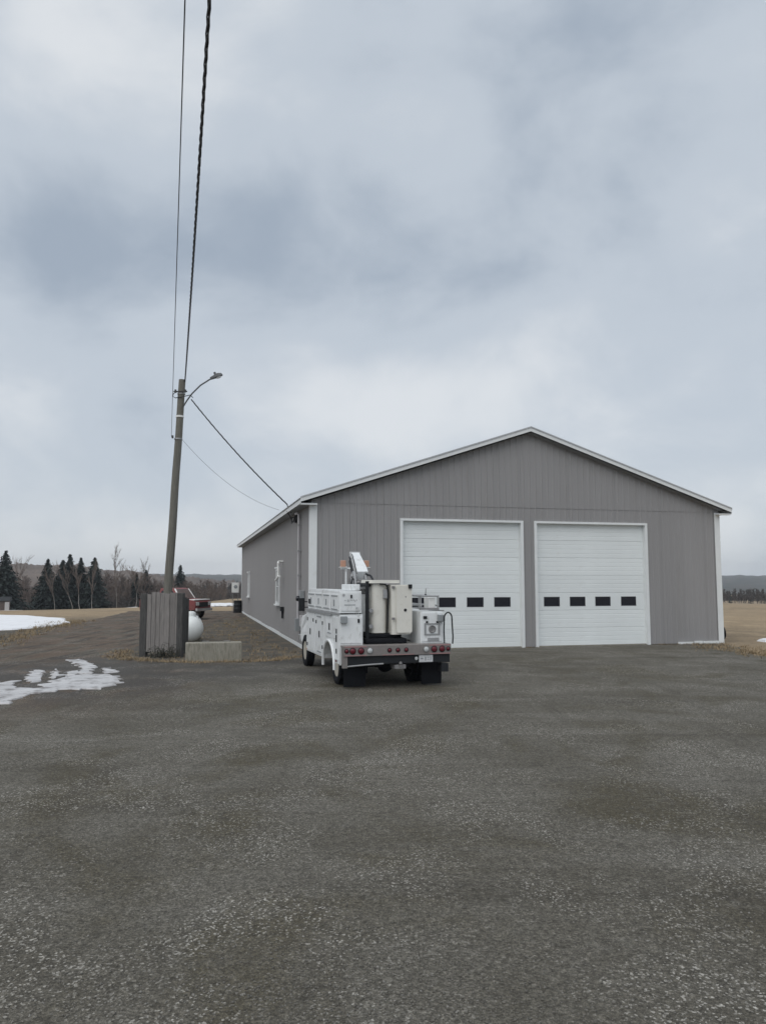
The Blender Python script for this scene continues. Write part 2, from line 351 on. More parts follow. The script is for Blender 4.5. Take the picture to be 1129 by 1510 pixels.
sg_ = np.sign(np.sum(P_[:, 0] * np.roll(P_[:, 1], -1) - np.roll(P_[:, 0], -1) * P_[:, 1])); Q_ = P_ + nr_ * sg_ * .35
bm = bmesh.new(); vi = [bm.verts.new((p[0], p[1], 0.0)) for p in P_]; vo = [bm.verts.new((p[0], p[1], -0.05)) for p in Q_]; f_ = bm.faces.new(vi)
for k in range(len(vi)): bm.faces.new((vi[k], vi[(k + 1) % len(vi)], vo[(k + 1) % len(vi)], vo[k]))
bmesh.ops.triangulate(bm, faces=[f_]); bmesh.ops.recalc_face_normals(bm, faces=bm.faces)
me = bpy.data.meshes.new('gravel_yard'); bm.to_mesh(me); bm.free(); me.materials.append(M_gravel)
if me.polygons[0].normal.z < 0: me.flip_normals()
tag(ob('gravel_yard', me), 'dark gravel yard and lane in front of the building', 'gravel yard', kind='structure')

# ================================================================ the building
W, LEN, EAVE, SL = 15.24, 32.7, 4.93, 0.333
OV, RK = 0.37, 0.28
bld = thing('workshop_building', 'long grey metal clad workshop with gable roof and two white overhead doors', 'building', (C0[0], C0[1], 0), TH)
def ztop(x): return EAVE - 0.05 + SL * min(x, W - x)
DOORS = [(3.06, 7.31), (7.89, 12.15)]; DH = 4.27
def in_door(x): return any(a_ < x < b_ for a_, b_ in DOORS)
RIBP = [(0.0, 0.0), (0.075, 0.0), (0.095, 0.02), (0.125, 0.02), (0.145, 0.0)]   # one 0.2286 m pitch
SW = 0.9144
def rib_profile(x0, x1):
    pts = []
    k = 0
    while x0 + k * 0.2286 < x1 - 1e-6:
        for dx, h in RIBP:
            x = x0 + k * 0.2286 + dx
            if x < x1: pts.append((x, h))
        k += 1
    pts.append((x1, 0.0)); return pts
def sheet(mb, x0, x1, zb, zt, off, cut=None):
    pr = rib_profile(x0, x1)
    if cut:
        for c_ in cut:
            for i in range(len(pr) - 1):
                if pr[i][0] < c_ - 1e-4 and pr[i + 1][0] > c_ + 1e-4:
                    t_ = (c_ - pr[i][0]) / (pr[i + 1][0] - pr[i][0]); pr.insert(i + 1, (c_, pr[i][1] + t_ * (pr[i + 1][1] - pr[i][1]))); break
    for (xa, ha), (xb, hb) in zip(pr[:-1], pr[1:]):
        xm = (xa + xb) / 2
        b_ = zb(xm)
        ta, tb = zt(xa), zt(xb)
        if min(ta, tb) - b_ < 0.01: continue
        mb.add([(xa, -ha - off, b_), (xb, -hb - off, b_), (xb, -hb - off, tb), (xa, -ha - off, ta)], [(0, 1, 2, 3)])
cuts = [x for d in DOORS for x in d]
nsh = int(math.ceil(W / SW))
for k in range(nsh):
    x0, x1 = k * SW, min((k + 1) * SW, W)
    mb = MB(); sheet(mb, x0 + 0.002, x1 - 0.002, lambda x: DH + 0.02 if in_door(x) else 0.02, lambda x: min(4.84, ztop(x)), 0.0 if k % 2 else 0.002, cuts)
    mb.build('siding_sheet', M_siding, bld)
    mb = MB(); sheet(mb, x0 + 0.002, x1 - 0.002, lambda x: 4.80, ztop, 0.012 if k % 2 else 0.014, [W / 2])
    if mb.v: mb.build('gable_sheet', M_siding, bld)
# left wall (x = 0), its sheets share one mesh; the right and rear walls are cladding of the same sheets
def wall_sheet_mesh(wd, h):
    mb = MB(); sheet(mb, 0.002, wd - 0.002, lambda x: 0.12, lambda x: h, 0.0); return mb.mesh('siding_sheet', M_siding)
wm = wall_sheet_mesh(SW, EAVE - 0.02)
nl = int(LEN / SW)
for k in range(nl):
    o = ob('siding_sheet', wm, bld); o.rotation_euler = (0, 0, -PI / 2); o.location = (0.0 if k % 2 else -0.002, LEN - k * SW, 0)
rest = LEN - nl * SW
o = ob('siding_sheet', wall_sheet_mesh(rest, EAVE - 0.02), bld); o.rotation_euler = (0, 0, -PI / 2); o.location = (0, rest, 0)
for k in range(nl + 1):
    o = ob('siding_sheet', wm, bld); o.rotation_euler = (0, 0, PI / 2); o.location = (W, k * SW - (0 if k < nl else SW - rest), 0)
mb = MB(); mb.add([(0, LEN, 0), (W, LEN, 0), (W, LEN, EAVE), (W / 2, LEN, EAVE + SL * W / 2), (0, LEN, EAVE)], [(0, 1, 2, 3, 4)]); mb.build('rear_wall', M_siding, bld)
MB().box(0.05, W - 0.05, 0.05, LEN - 0.05, -0.3, 0.03).build('floor_slab', M_conc, bld)
# inner lining so the openings are backed
mb = MB(); mb.box(0.3, W - 0.3, 0.9, 1.0, 0.03, EAVE - 0.1); mb.build('partition', M_soffit, bld)
# roof: two slopes of ribbed steel
def roof_slope(s):
    mb = MB(); y0, y1 = -RK, LEN + RK
    xe = -OV if s < 0 else W + OV
    ze = EAVE + 0.10 - SL * OV; zr = EAVE + 0.10 + SL * W / 2
    n = int((y1 - y0) / 0.2286)
    prof = []
    for k in range(n):
        for dx, h in RIBP: prof.append((y0 + k * 0.2286 + dx, h))
    prof.append((y1, 0))
    for (ya, ha), (yb, hb) in zip(prof[:-1], prof[1:]):
        mb.add([(xe, ya, ze + ha), (xe, yb, ze + hb), (W / 2, yb, zr + hb), (W / 2, ya, zr + ha)], [(0, 1, 2, 3)])
    mb.add([(xe, y0, ze - .02), (xe, y1, ze - .02), (W / 2, y1, zr - .02), (W / 2, y0, zr - .02)], [(3, 2, 1, 0)])
    return mb.build('roof', M_roof, bld)
rl = roof_slope(-1); rr_ = roof_slope(1)
mb = MB(); zr = EAVE + 0.10 + SL * W / 2 + 0.03
mb.prism([(W / 2 - 0.22, zr - 0.075), (W / 2, zr + 0.005), (W / 2 + 0.22, zr - 0.075), (W / 2 + 0.22, zr - 0.055), (W / 2, zr + 0.027), (W / 2 - 0.22, zr - 0.055)], lambda p: (p[0], -RK - 0.02, p[1]), lambda p: (p[0], LEN + RK + .02, p[1]))
mb.build('ridge_cap', M_roof, rl)
# rake boards (front and rear), eave fascia, soffits
for yy, nm in ((-RK, 'rake_board'), (LEN + RK, 'rake_board')):
    for s in (-1, 1):
        xe = -OV - 0.01 if s < 0 else W + OV + 0.01
        ze = EAVE + 0.10 - SL * OV
        t0, t1 = (0.06, -0.115)
        z_r = EAVE + 0.10 + SL * W / 2
        d0, d1 = (yy - 0.025, yy + 0.0) if yy < 0 else (yy, yy + 0.025)
        mb = MB(); mb.prism([(xe, ze + t1), (W / 2, z_r + t1), (W / 2, z_r + 0.012), (xe, ze + 0.012)], lambda p: (p[0], d0, p[1]), lambda p: (p[0], d1, p[1])); mb.build(nm, M_trim, bld)
        mb = MB(); mb.prism([(xe, ze + 0.014), (W / 2, z_r + 0.014), (W / 2, z_r + t0), (xe, ze + t0)], lambda p: (p[0], d0 - 0.02 if yy < 0 else d0, p[1]), lambda p: (p[0], d1 + 0.1 if yy < 0 else d1 + .02, p[1])); mb.build('rake_flashing', M_roof, bld)
        mb = MB(); zw = EAVE - 0.055
        xs_ = 0.0 if s < 0 else W
        mb.add([(xs_, -RK, zw - 0.01), (W / 2, -RK, zw + SL * W / 2), (W / 2, 0.02, zw + SL * W / 2), (xs_, 0.02, zw - 0.01)], [(0, 1, 2, 3)])
        if yy < 0: mb.build('rake_soffit', M_soffit, bld)
for s in (-1, 1):
    xe = -OV if s < 0 else W + OV; ze = EAVE + 0.10 - SL * OV
    x0, x1 = (xe - 0.02, xe) if s < 0 else (xe, xe + 0.02)
    MB().box(x0, x1, -RK + 0.003, LEN + RK - 0.003, ze - 0.17, ze - 0.025).build('fascia', M_trim, bld)
    x0, x1 = (xe - 0.045, xe - 0.0) if s < 0 else (xe, xe + 0.045)
    MB().box(x0, x1, -RK + 0.006, LEN + RK - 0.006, ze - 0.022, ze + 0.012).build('drip_edge', M_mech, bld)
    a0, a1 = (xe + 0.002, -0.002) if s < 0 else (W + 0.002, xe - 0.002)
    MB().box(a0, a1, -RK + 0.004, LEN + RK - 0.004, ze - 0.165, ze - 0.15).build('soffit', M_soffit, bld)
    # boxed return at the front corner
    a0, a1 = (xe + 0.0, 0.16) if s < 0 else (W - 0.16, xe)
    MB().box(a0, a1, -RK + 0.006, -0.03, ze - 0.20, ze - 0.166).build('eave_return', M_trim, bld)
# corner trim
for x0, x1, y0, y1 in ((-0.035, 0.19, -0.045, -0.024), (-0.045, -0.024, -0.024, 0.18), (W - 0.19, W + 0.035, -0.045, -0.024), (W + 0.024, W + 0.045, -0.024, 0.18), (-0.045, -0.024, LEN - 0.18, LEN + 0.03)):
    MB().box(x0, x1, y0, y1, -0.02, EAVE - 0.14).build('corner_trim', M_trim, bld)
# base trim: pale strip along the left wall, broken strip front right
for k in range(8):
    y0 = 0.2 + k * 4.05; MB().box(-0.04, -0.022, y0, y0 + 4.03, 0.0 - 0.02, 0.12 + random.uniform(-.015, .015)).build('base_trim', M_trim, bld)
for x0, x1, h in ((13.35, 13.95, 0.075), (14.0, 14.35, 0.10), (14.37, 15.02, 0.09)):
    MB().box(x0, x1, -0.075, -0.024, -0.02, h).build('base_trim', M_trim, bld)
# overhead doors
REC = 0.14
sec_h = 0.61
def section_mesh(wd):
    mb = MB(); prof = [(0.002, 0.008), (0.012, 0.0)]
    for k in range(1, 4):
        z = sec_h * k / 4
        prof += [(z - 0.012, 0.0), (z - 0.004, 0.005), (z + 0.004, 0.005), (z + 0.012, 0.0)]
    prof += [(sec_h - 0.012, 0.0), (sec_h - 0.002, 0.008)]
    for (za_, da), (zb_, db) in zip(prof[:-1], prof[1:]):
        mb.add([(0, da, za_), (wd, da, za_), (wd, db, zb_), (0, db, zb_)], [(0, 1, 2, 3)])
    mb.add([(0, .012, .006), (wd, .012, .006), (wd, .04, .006), (0, .04, .006)], [(0, 1, 2, 3)])
    return mb.mesh('door_panel', M_door)
def window_section(wd, cxs):
    mb = MB(); z0, z1 = 0.14, 0.47; prof = [(0.002, 0.008), (0.012, 0.0), (z0, 0.0)]
    for (za_, da), (zb_, db) in zip(prof[:-1], prof[1:]): mb.add([(0, da, za_), (wd, da, za_), (wd, db, zb_), (0, db, zb_)], [(0, 1, 2, 3)])
    edges = [0.0]
    for c_ in cxs: edges += [c_ - 0.30, c_ + 0.30]
    edges.append(wd)
    for i in range(0, len(edges), 2): mb.add([(edges[i], 0, z0), (edges[i + 1], 0, z0), (edges[i + 1], 0, z1), (edges[i], 0, z1)], [(0, 1, 2, 3)])
    prof = [(z1, 0.0), (sec_h - 0.012, 0.0), (sec_h - 0.002, 0.008)]
    for (za_, da), (zb_, db) in zip(prof[:-1], prof[1:]): mb.add([(0, da, za_), (wd, da, za_), (wd, db, zb_), (0, db, zb_)], [(0, 1, 2, 3)])
    return mb.mesh('door_panel', M_door)
for di, (xa, xb) in enumerate(DOORS):
    wd = xb - xa
    cxs = [[0.61, 1.60, 2.60, 3.59], [0.61, 1.60, 2.59, 3.61]][di]
    d = MB().box(xa + 0.01, xb - 0.01, REC + 0.035, REC + 0.075, 0.0, DH + 0.25).build('overhead_door', M_door, bld)
    tag(d, ['white overhead door half hidden behind the service truck', 'white overhead door nearer the right corner, fully in view'][di])
    sm = section_mesh(wd)
    for k in range(7):
        me = window_section(wd, cxs) if k == 2 else sm
        o = ob('door_panel', me, d); o.location = (xa, REC, 0.025 + k * sec_h)
    for c_ in cxs:
        x0, x1 = xa + c_ - 0.30, xa + c_ + 0.30; z0, z1 = 0.025 + 2 * sec_h + 0.14, 0.025 + 2 * sec_h + 0.47
        mb = MB()
        for bx in ((x0, x0 + .02, z0, z1), (x1 - .02, x1, z0, z1), (x0 + .02, x1 - .02, z0, z0 + .02), (x0 + .02, x1 - .02, z1 - .02, z1)): mb.box(bx[0], bx[1], REC - 0.006, REC + 0.02, bx[2], bx[3])
        mb.build('window_frame', M_frame, d)
        MB().box(x0 + .018, x1 - .018, REC + 0.008, REC + 0.014, z0 + .018, z1 - .018).build('window_pane', M_glass, d)
    MB().box(xa, xb, REC - 0.005, REC + 0.03, -0.01, 0.03).build('rubber_seal', M_dark, d)
    # jamb and header trim, returning into the recess
    MB().box(xa - 0.085, xa + 0.012, -0.04, REC + 0.03, -0.02, DH).build('door_jamb', M_trim, bld)
    MB().box(xb - 0.012, xb + 0.085, -0.04, REC + 0.03, -0.02, DH).build('door_jamb', M_trim, bld)
    MB().box(xa - 0.085, xb + 0.085, -0.043, REC + 0.03, DH + 0.002, DH + 0.075).build('door_header', M_trim, bld)
# windows in the left wall
for yc in (9.0, 25.6):
    f = MB()
    y0, y1, z0, z1 = yc - 0.55, yc + 0.55, 1.27, 2.80
    for bx in ((y0, y0 + .09, z0, z1), (y1 - .09, y1, z0, z1), (y0 + .09, y1 - .09, z0, z0 + .09), (y0 + .09, y1 - .09, z1 - .09, z1)): f.box(-0.085, -0.0, bx[0], bx[1], bx[2], bx[3])
    wo = f.build('window', M_trim, bld)
    MB().box(-0.03, -0.024, y0 + .08, y1 - .08, z0 + .08, z1 - .08).build('window_pane', M_glass, wo)
    MB().box(-0.05, -0.022, y0 + .09, y1 - .09, (z0 + z1) / 2 - .02, (z0 + z1) / 2 + .02).build('sash_bar', M_trim, wo)
    MB().box(-0.15, -0.02, y0 - .06, y1 + .06, z0 - .06, z0 - .003).build('window_sill', M_trim, wo)
    MB().box(-0.13, -0.02, y0 - .06, y1 + .06, z1 + .003, z1 + .07).build('window_head', M_trim, wo)
# white plastic flue on the wall beside the nearer window
y_ = 7.1
mb = MB(); mb.tube([(-0.02, y_ + .25, 3.07), (-0.16, y_ + .25, 3.07), (-0.22, y_ + .18, 3.05), (-0.24, y_ + .02, 2.97), (-0.24, y_, 2.85), (-0.24, y_, 2.50)], 0.05, 10)
mb.tube([(-0.24, y_, 3.0), (-0.25, y_ + .02, 2.43), (-0.32, y_ + .2, 2.29)], 0.05, 10)
mb.tube([(-0.24, y_, 2.50), (-0.24, y_ - .1, 2.45), (-0.24, y_ - .5, 2.45)], 0.042, 10)
mb.build('flue_pipe', M_pvc, bld, True)
# dark exhaust outlet low on the wall with its soot mark
mb = MB(); mb.box(-0.16, -0.02, 6.85, 7.1, 1.05, 1.22); mb.cyl((-0.07, 6.97, 1.06), (-0.07, 6.97, 0.75), 0.045, 0.045, 10); mb.build('exhaust_outlet', M_dark, bld)
# electrical service: conduit, straps, meter, boxes, wires
yc = 2.15
mb = MB(); mb.tube([(-0.10, yc, 0.9), (-0.10, yc, 4.45), (-0.10, yc - .02, 4.56), (-0.14, yc + .06, 4.64), (-0.2, yc + .16, 4.62)], 0.045, 10)
cd_ = mb.build('service_conduit', M_conduit, bld, True)
for z in (1.6, 2.45, 3.3, 4.2): MB().box(-0.155, -0.02, yc - .06, yc + .06, z, z + .035).build('pipe_strap', M_galv, cd_)
MB().box(-0.20, -0.02, yc - .16, yc + .16, 0.55, 0.98).build('cable_box', M_box, bld, bevel=.008)
mbx = MB().box(-0.17, -0.02, 1.15, 1.55, 1.30, 1.95).build('meter_box', M_box, bld, bevel=.01)
mb = MB(); mb.lathe([(0.09, 0), (0.09, 0.05), (0.075, 0.11), (0.03, 0.12)], 16, Matrix.Translation((-0.17, 1.35, 1.68)) @ Matrix.Rotation(-PI / 2, 4, 'Y')); mb.build('meter_dial', M_glass, mbx, True)
MB().box(-0.14, -0.02, 1.2, 1.5, 0.75, 1.12).build('cable_box', M_conduit, bld, bevel=.008)
mb = MB()
mb.tube([(-0.02, 3.25, 4.62), (-0.22, 3.2, 4.55), (-0.25, 2.95, 4.34), (-0.22, 2.6, 4.38), (-0.2, yc + .16, 4.62)], 0.022, 6)
mb.tube([(-0.4, 3.2, 4.80), (-0.28, 3.22, 4.62), (-0.2, 3.2, 4.40), (-0.1, 2.8, 4.50), (-0.18, yc + .16, 4.60)], 0.018, 6)
mb.build('service_wiring', M_wire, bld, True)
MB().box(-0.10, -0.02, 3.15, 3.33, 4.38, 4.72).build('wire_bracket', M_dark, bld)

# things by the building's far and right ends
p = bl(-0.42, 33.6)
u_ = thing('outdoor_unit', 'small white box unit on a stand at the far left corner of the building', 'utility box', (p[0], p[1], 0), TH)
MB().box(-.26, .24, -.2, .2, 1.42, 2.15).build('cabinet', M_pvc, u_, bevel=.02)
mb = MB()
for sx in (-.2, .2): mb.cyl((sx, 0, -.03), (sx, 0, 1.42), .025, n=8)
mb.box(-.24, .24, -.18, .18, 1.38, 1.418); mb.build('stand', M_mech, u_)
MB().lathe([(.12, 0), (.13, .01), (.13, .02), (.02, .03)], 16, Matrix.Translation((0, -.2, 1.85)) @ Matrix.Rotation(PI / 2, 4, 'X')).build('fan_grille', M_box, u_)
p = bl(-0.35, 31.9)
b_ = thing('oil_drum', 'dark steel drum against the far end of the left wall', 'drum', (p[0], p[1], -.025), 0)
MB().lathe([(.26, 0), (.29, .01), (.29, .28), (.305, .30), (.29, .32), (.29, .56), (.305, .58), (.29, .60), (.29, .87), (.30, .89), (.28, .90)], 24).build('drum_shell', M_dark, b_, True)
MB().cyl((.12, 0, .89), (.12, 0, .925), .035, n=10).build('bung', M_mech, b_)
def tyre_profile(ro, ri, wd):
    h = wd / 2
    return [(ri, -h * .72), (ri + (ro - ri) * .35, -h), (ri + (ro - ri) * .78, -h * .96), (ro - .012, -h * .78), (ro, -h * .6), (ro, -.02), (ro - .012, -.012), (ro - .012, .012), (ro, .02), (ro, h * .6), (ro - .012, h * .78), (ri + (ro - ri) * .78, h * .96), (ri + (ro - ri) * .35, h), (ri, h * .72)]
p = bl(15.52, 0.62)
mb = MB(); Mx = Matrix.Rotation(R(78), 4, 'Y') @ Matrix.Identity(4)
prof = tyre_profile(.36, .20, .22); prof.append(prof[0]); mb.lathe(prof, 28, Mx); mb.f = [f for f in mb.f if len(f) == 4]
o = mb.build('old_tyre', M_rubber, None, True); o.location = (p[0], p[1], .37); o.rotation_euler = (0, 0, TH)
tag(o, 'old black tyre leaning on the right wall just behind the front corner', 'tyre')

# ================================================================ utility pole and wires
pb, pt = Vector((-8.17, 29, -.1)), Vector((-7.73, 29, 10.0))
pole = thing('utility_pole', 'leaning weathered wooden utility pole with a street lamp behind the board screen', 'utility pole', tuple(pb))
PO = pb
def pl(x, y, z): return Vector((x, y, z)) - PO
nseg = 14; mb = MB(); mb.tube([(pb + (pt - pb) * i / nseg + Vector((math.sin(i * 1.3) * .008, 0, 0))) - PO for i in range(nseg + 1)], [0.168 - 0.040 * i / nseg for i in range(nseg + 1)], 16)
mb.build('pole', M_pole, pole, True)
def axis(z): return pb + (pt - pb) * ((z - pb.z) / (pt.z - pb.z))
mb = MB(); a0 = axis(8.95); mb.tube([(a0 + Vector((.12, -.05, 0))) - PO, (a0 + Vector((.26, -.08, .22))) - PO, (a0 + Vector((.45, -.10, .48))) - PO, (a0 + Vector((.78, -.14, .80))) - PO, (a0 + Vector((1.22, -.18, 1.07))) - PO], .03, 8)
mb.build('lamp_arm', M_lamp, pole, True)
mb = MB(); hd = a0 + Vector((1.40, -.20, 1.14)) - PO; Mh = Matrix.Translation(hd) @ Matrix.Rotation(R(-22), 4, 'Y')
mb.add([Mh @ Vector(q) for q in ((-.25, -.06, -.04), (-.25, .06, -.04), (.10, .13, -.06), (.24, .07, -.04), (.24, -.07, -.04), (.10, -.13, -.06), (-.25, -.05, .04), (-.25, .05, .04), (.08, .10, .08), (.22, .05, .04), (.22, -.05, .04), (.08, -.10, .08))],
       [(5, 4, 3, 2, 1, 0), (6, 7, 8, 9, 10, 11), (0, 1, 7, 6), (1, 2, 8, 7), (2, 3, 9, 8), (3, 4, 10, 9), (4, 5, 11, 10), (5, 0, 6, 11)])
lh = mb.build('lamp_head', M_lamp, pole, bevel=.01)
mb = MB(); mb.cyl(Mh @ Vector((-.02, 0, .06)), Mh @ Vector((-.02, 0, .17)), .045, n=10); mb.build('photo_cell', M_lamp, lh)
mb = MB(); mb.lathe([(.09, -.09), (.1, -.06), (.1, -.05)], 14, Mh @ Matrix.Translation((.06, 0, 0))); mb.build('lamp_lens', M_clear, lh)
for z, m, h in ((9.42, M_galv, .05), (8.52, M_pvc, .07), (7.66, M_galv, .05)):
    c_ = axis(z) - PO; mb = MB(); mb.cyl(c_, c_ + Vector((0, 0, h)), .152 if z > 8 else .158, n=16); mb.build('pole_band', m, pole)
mb = MB(); c_ = axis(9.5) - PO
mb.box(c_.x - .26, c_.x + .26, -.19, -.15, c_.z - .02, c_.z + .02)
mb.tube([c_ + Vector((-.14, -.1, 0)), c_ + Vector((-.26, -.14, -.06)), c_ + Vector((-.3, -.14, -.18)), c_ + Vector((-.2, -.12, -.24)), c_ + Vector((.1, -.16, -.2)), c_ + Vector((.36, -.1, -.12)), c_ + Vector((.46, -.06, -.22))], .016, 6)
mb.build('wire_loop', M_wire, pole, True)
for dx, z in ((-.19, 9.52), (.19, 9.52), (-.18, 7.74)):
    c_ = axis(z) - PO + Vector((dx, -.17, 0)); mb = MB(); mb.lathe([(.02, -.06), (.045, -.04), (.03, -.015), (.05, .0), (.03, .02), (.04, .05), (.01, .06)], 12, Matrix.Translation(c_)); mb.build('insulator', M_lamp, pole, True)

def sagged(a, b, sag, n=60):
    a = Vector(a); b = Vector(b); return [a + (b - a) * (i / n) - Vector((0, 0, 4 * sag * (i / n) * (1 - i / n))) for i in range(n + 1)]
def twisted(mb, pts, r, rad, pitch):
    pts = [Vector(p) for p in pts]; acc = [0]
    for p, q in zip(pts[:-1], pts[1:]): acc.append(acc[-1] + (q - p).length)
    for s in range(3):
        o = []
        for i, p in enumerate(pts):
            d = (pts[min(i + 1, len(pts) - 1)] - pts[max(i - 1, 0)]).normalized(); u = Vector((0, 0, 1)).cross(d).normalized(); v_ = d.cross(u)
            ph = 2 * PI * (acc[i] / pitch + s / 3); o.append(p + (u * math.cos(ph) + v_ * math.sin(ph)) * rad)
        mb.tube(o, r, 5)
dirw = Vector((-2.17 + 7.62, 8.97 - 28.95, 0)) / (28.95 - 8.97)
far = Vector((-7.62, 28.95, 9.96)) + dirw * 44; far.z = 11.6
mb = MB(); twisted(mb, sagged((-7.62, 28.95, 9.93), far, 1.28, 300), .0125, .017, 0.9)
tag(mb.build('service_cable', M_wire, None, True), 'thick twisted black cable running overhead from the pole top', 'cable')
d2 = Vector((-2.06 + 8.06, 7.5 - 28.9, 0)) / (28.9 - 7.5)
f2 = Vector((-8.06, 28.9, 7.76)) + d2 * 44; f2.z = 9.6
mb = MB(); mb.tube(sagged((-8.06, 28.85, 7.76), f2, .25, 60), .008, 6)
tag(mb.build('overhead_wire', M_wire, None, True), 'thin straight wire overhead, left of the thick twisted cable', 'cable')
e1 = bl(-OV - .03, 3.05)
pts = sagged((-7.36, 28.95, 9.22), (e1[0], e1[1], 5.02), .14, 80)
mb = MB(); twisted(mb, pts, .012, .015, 0.8); mb.tube([(e1[0], e1[1], 5.02), (e1[0] + .02, e1[1], 4.9), (bl(-OV + .12, 3.1)[0], bl(-OV + .12, 3.1)[1], 4.72)], .02, 6)
tag(mb.build('service_drop', M_wire, None, True), 'dark twisted cable sagging from the lamp bracket to the building eave', 'cable')
e2 = bl(-OV - .05, 5.4)
mb = MB(); mb.tube(sagged((-7.72, 28.9, 7.72), (e2[0], e2[1], 5.03), .42, 50), .007, 6)
tag(mb.build('telephone_wire', M_wire2, None, True), 'faint slack wire from low on the pole to the building eave', 'cable')

# ================================================================ board screen, tank, concrete block
scr = thing('board_screen', 'weathered grey vertical board screen between dark posts at the yard edge', 'fence', (-6.66, 23.5, 0), R(-8))
xs = -0.52; k = 0
while xs < 0.435:
    wv = random.choice((0.14, 0.165, 0.15, 0.18)); wv = min(wv, 0.438 - xs)
    if wv < .02: break
    t_ = 1.90 + random.uniform(-.035, .03); bt = .10 + random.uniform(0, .07)
    dy = random.uniform(-.012, .012)
    mb = MB(); mb.prism([(xs + .004, bt), (xs + wv - .004, bt + random.uniform(-.03, .03)), (xs + wv - .006, t_ + random.uniform(-.02, .02)), (xs + .005, t_)], lambda p: (p[0], -.05 + dy, p[1]), lambda p: (p[0], -.022 + dy, p[1]))
    mb.build('board', M_board, scr, bevel=.003); xs += wv; k += 1
for x0, x1, y0, y1, h in ((-.74, -.53, -.06, .12, 1.88), (.44, .62, -.06, .12, 1.90)):
    mb = MB(); mb.box(x0, x1, y0, y1, -.05, h); mb.build('post', M_board2, scr, bevel=.012)
for z in (.45, 1.55): MB().box(-.53, .44, -.018, .03, z, z + .14).build('rail', M_board2, scr)
for k, (x, h) in enumerate(((-.70, 1.86), (.52, 1.8))):
    for j in range(3):
        MB().box(x - .03, x + .0, .14 + j * .19, .31 + j * .19, .05, h - .04 * j).build('side_board', M_board2, scr)

tk = thing('propane_tank', 'round ended white propane tank with a dome lid behind the concrete block', 'gas tank', (-6.85, 27.6, 0), TH)
rT = .45; prof = []
for i in range(9): a_ = PI / 2 * i / 8; prof.append((max(rT * math.sin(a_), .001), -.38 * math.cos(a_)))
prof += [(rT, .6), (rT + .006, .6), (rT + .006, .66), (rT, .66), (rT, 2.2)]
for i in range(1, 9): a_ = PI / 2 * i / 8; prof.append((max(rT * math.cos(a_), .001), 2.2 + .38 * math.sin(a_)))
Mt = Matrix.Translation((0, .2, .55)) @ Matrix.Rotation(-PI / 2, 4, 'X')
mb = MB(); mb.lathe(prof, 36, Mt); mb.build('shell', M_tank, tk, True)
mb = MB(); mb.lathe([(.20, 0), (.205, .10), (.20, .16), (.17, .21), (.10, .235), (.005, .24)], 24, Matrix.Translation((-.02, .55, .93))); mb.build('dome_lid', M_tank, tk, True)
for y in (.55, 1.95):
    mb = MB(); mb.box(-.38, .38, y - .06, y + .06, -.03, .22); mb.build('saddle', M_conc, tk)
mb = MB(); mb.tube([(.12, .6, 1.0), (.22, .6, 1.08), (.3, .6, .9)], .015, 6); mb.build('valve_pipe', M_mech, tk, True)

blk = thing('concrete_block', 'low stained concrete block lying in front of the white tank', 'concrete block', (-4.92, 22.35, 0), R(14))
mb = MB(); mb.box(-.74, .84, -.12, .34, -.05, .50); mb.build('block', M_conc, blk, bevel=.025)
for x in (-.18, .42): mb = MB(); mb.tube([(x - .1, .1, .48), (x - .09, .1, .53), (x + .09, .1, .53), (x + .1, .1, .48)], .012, 6); mb.build('lifting_loop', M_mech, blk)

# ================================================================ service truck (x right, y forward, z up from the middle of the tail)
trk = thing('service_truck', 'white utility service truck with bucket lift parked rear towards us', 'truck', (0.329, 16.405, 0), R(16.8))
def arch_poly(y0, y1, z0, z1, yc, r, zc):
    """side outline with wheel arch, (y, z)"""
    pts = [(y0, z0)]
    h = math.asin((z0 - zc) / r); n = 14
    for i in range(n + 1):
        a_ = PI - h - (PI - 2 * h) * i / n; pts.append((yc + r * math.cos(a_), zc + r * math.sin(a_)))
    return pts + [(y1, z0), (y1, z1), (y0, z1)]
RA, FA, WR = 1.15, 5.0, 0.405
mb = MB()
for s in (-1, 1): mb.box(s * .43 - .04, s * .43 + .04, .12, 6.1, .52, .74)
for y in (.5, 1.9, 3.2, 4.4): mb.box(-.388, .388, y, y + .1, .55, .70)
mb.build('chassis', M_rubber, trk)
# rear and front axles
mb = MB(); mb.cyl((-.95, RA, WR), (.95, RA, WR), .06, n=12); mb.lathe([(.05, -.2), (.16, -.12), (.19, 0), (.16, .12), (.05, .2)], 16, Matrix.Translation((.05, RA, WR)) @ Matrix.Rotation(PI / 2, 4, 'X')); mb.build('rear_axle', M_rubber, trk, True)
mb = MB(); mb.cyl((-.85, FA, WR), (.85, FA, WR), .05, n=10); mb.build('front_axle', M_rubber, trk, True)
pr = tyre_profile(WR, .235, .225); pr.append(pr[0])
mb = MB(); mb.lathe(pr, 32, Matrix.Rotation(PI / 2, 4, 'Y')); mb.f = [f for f in mb.f if len(f) == 4]
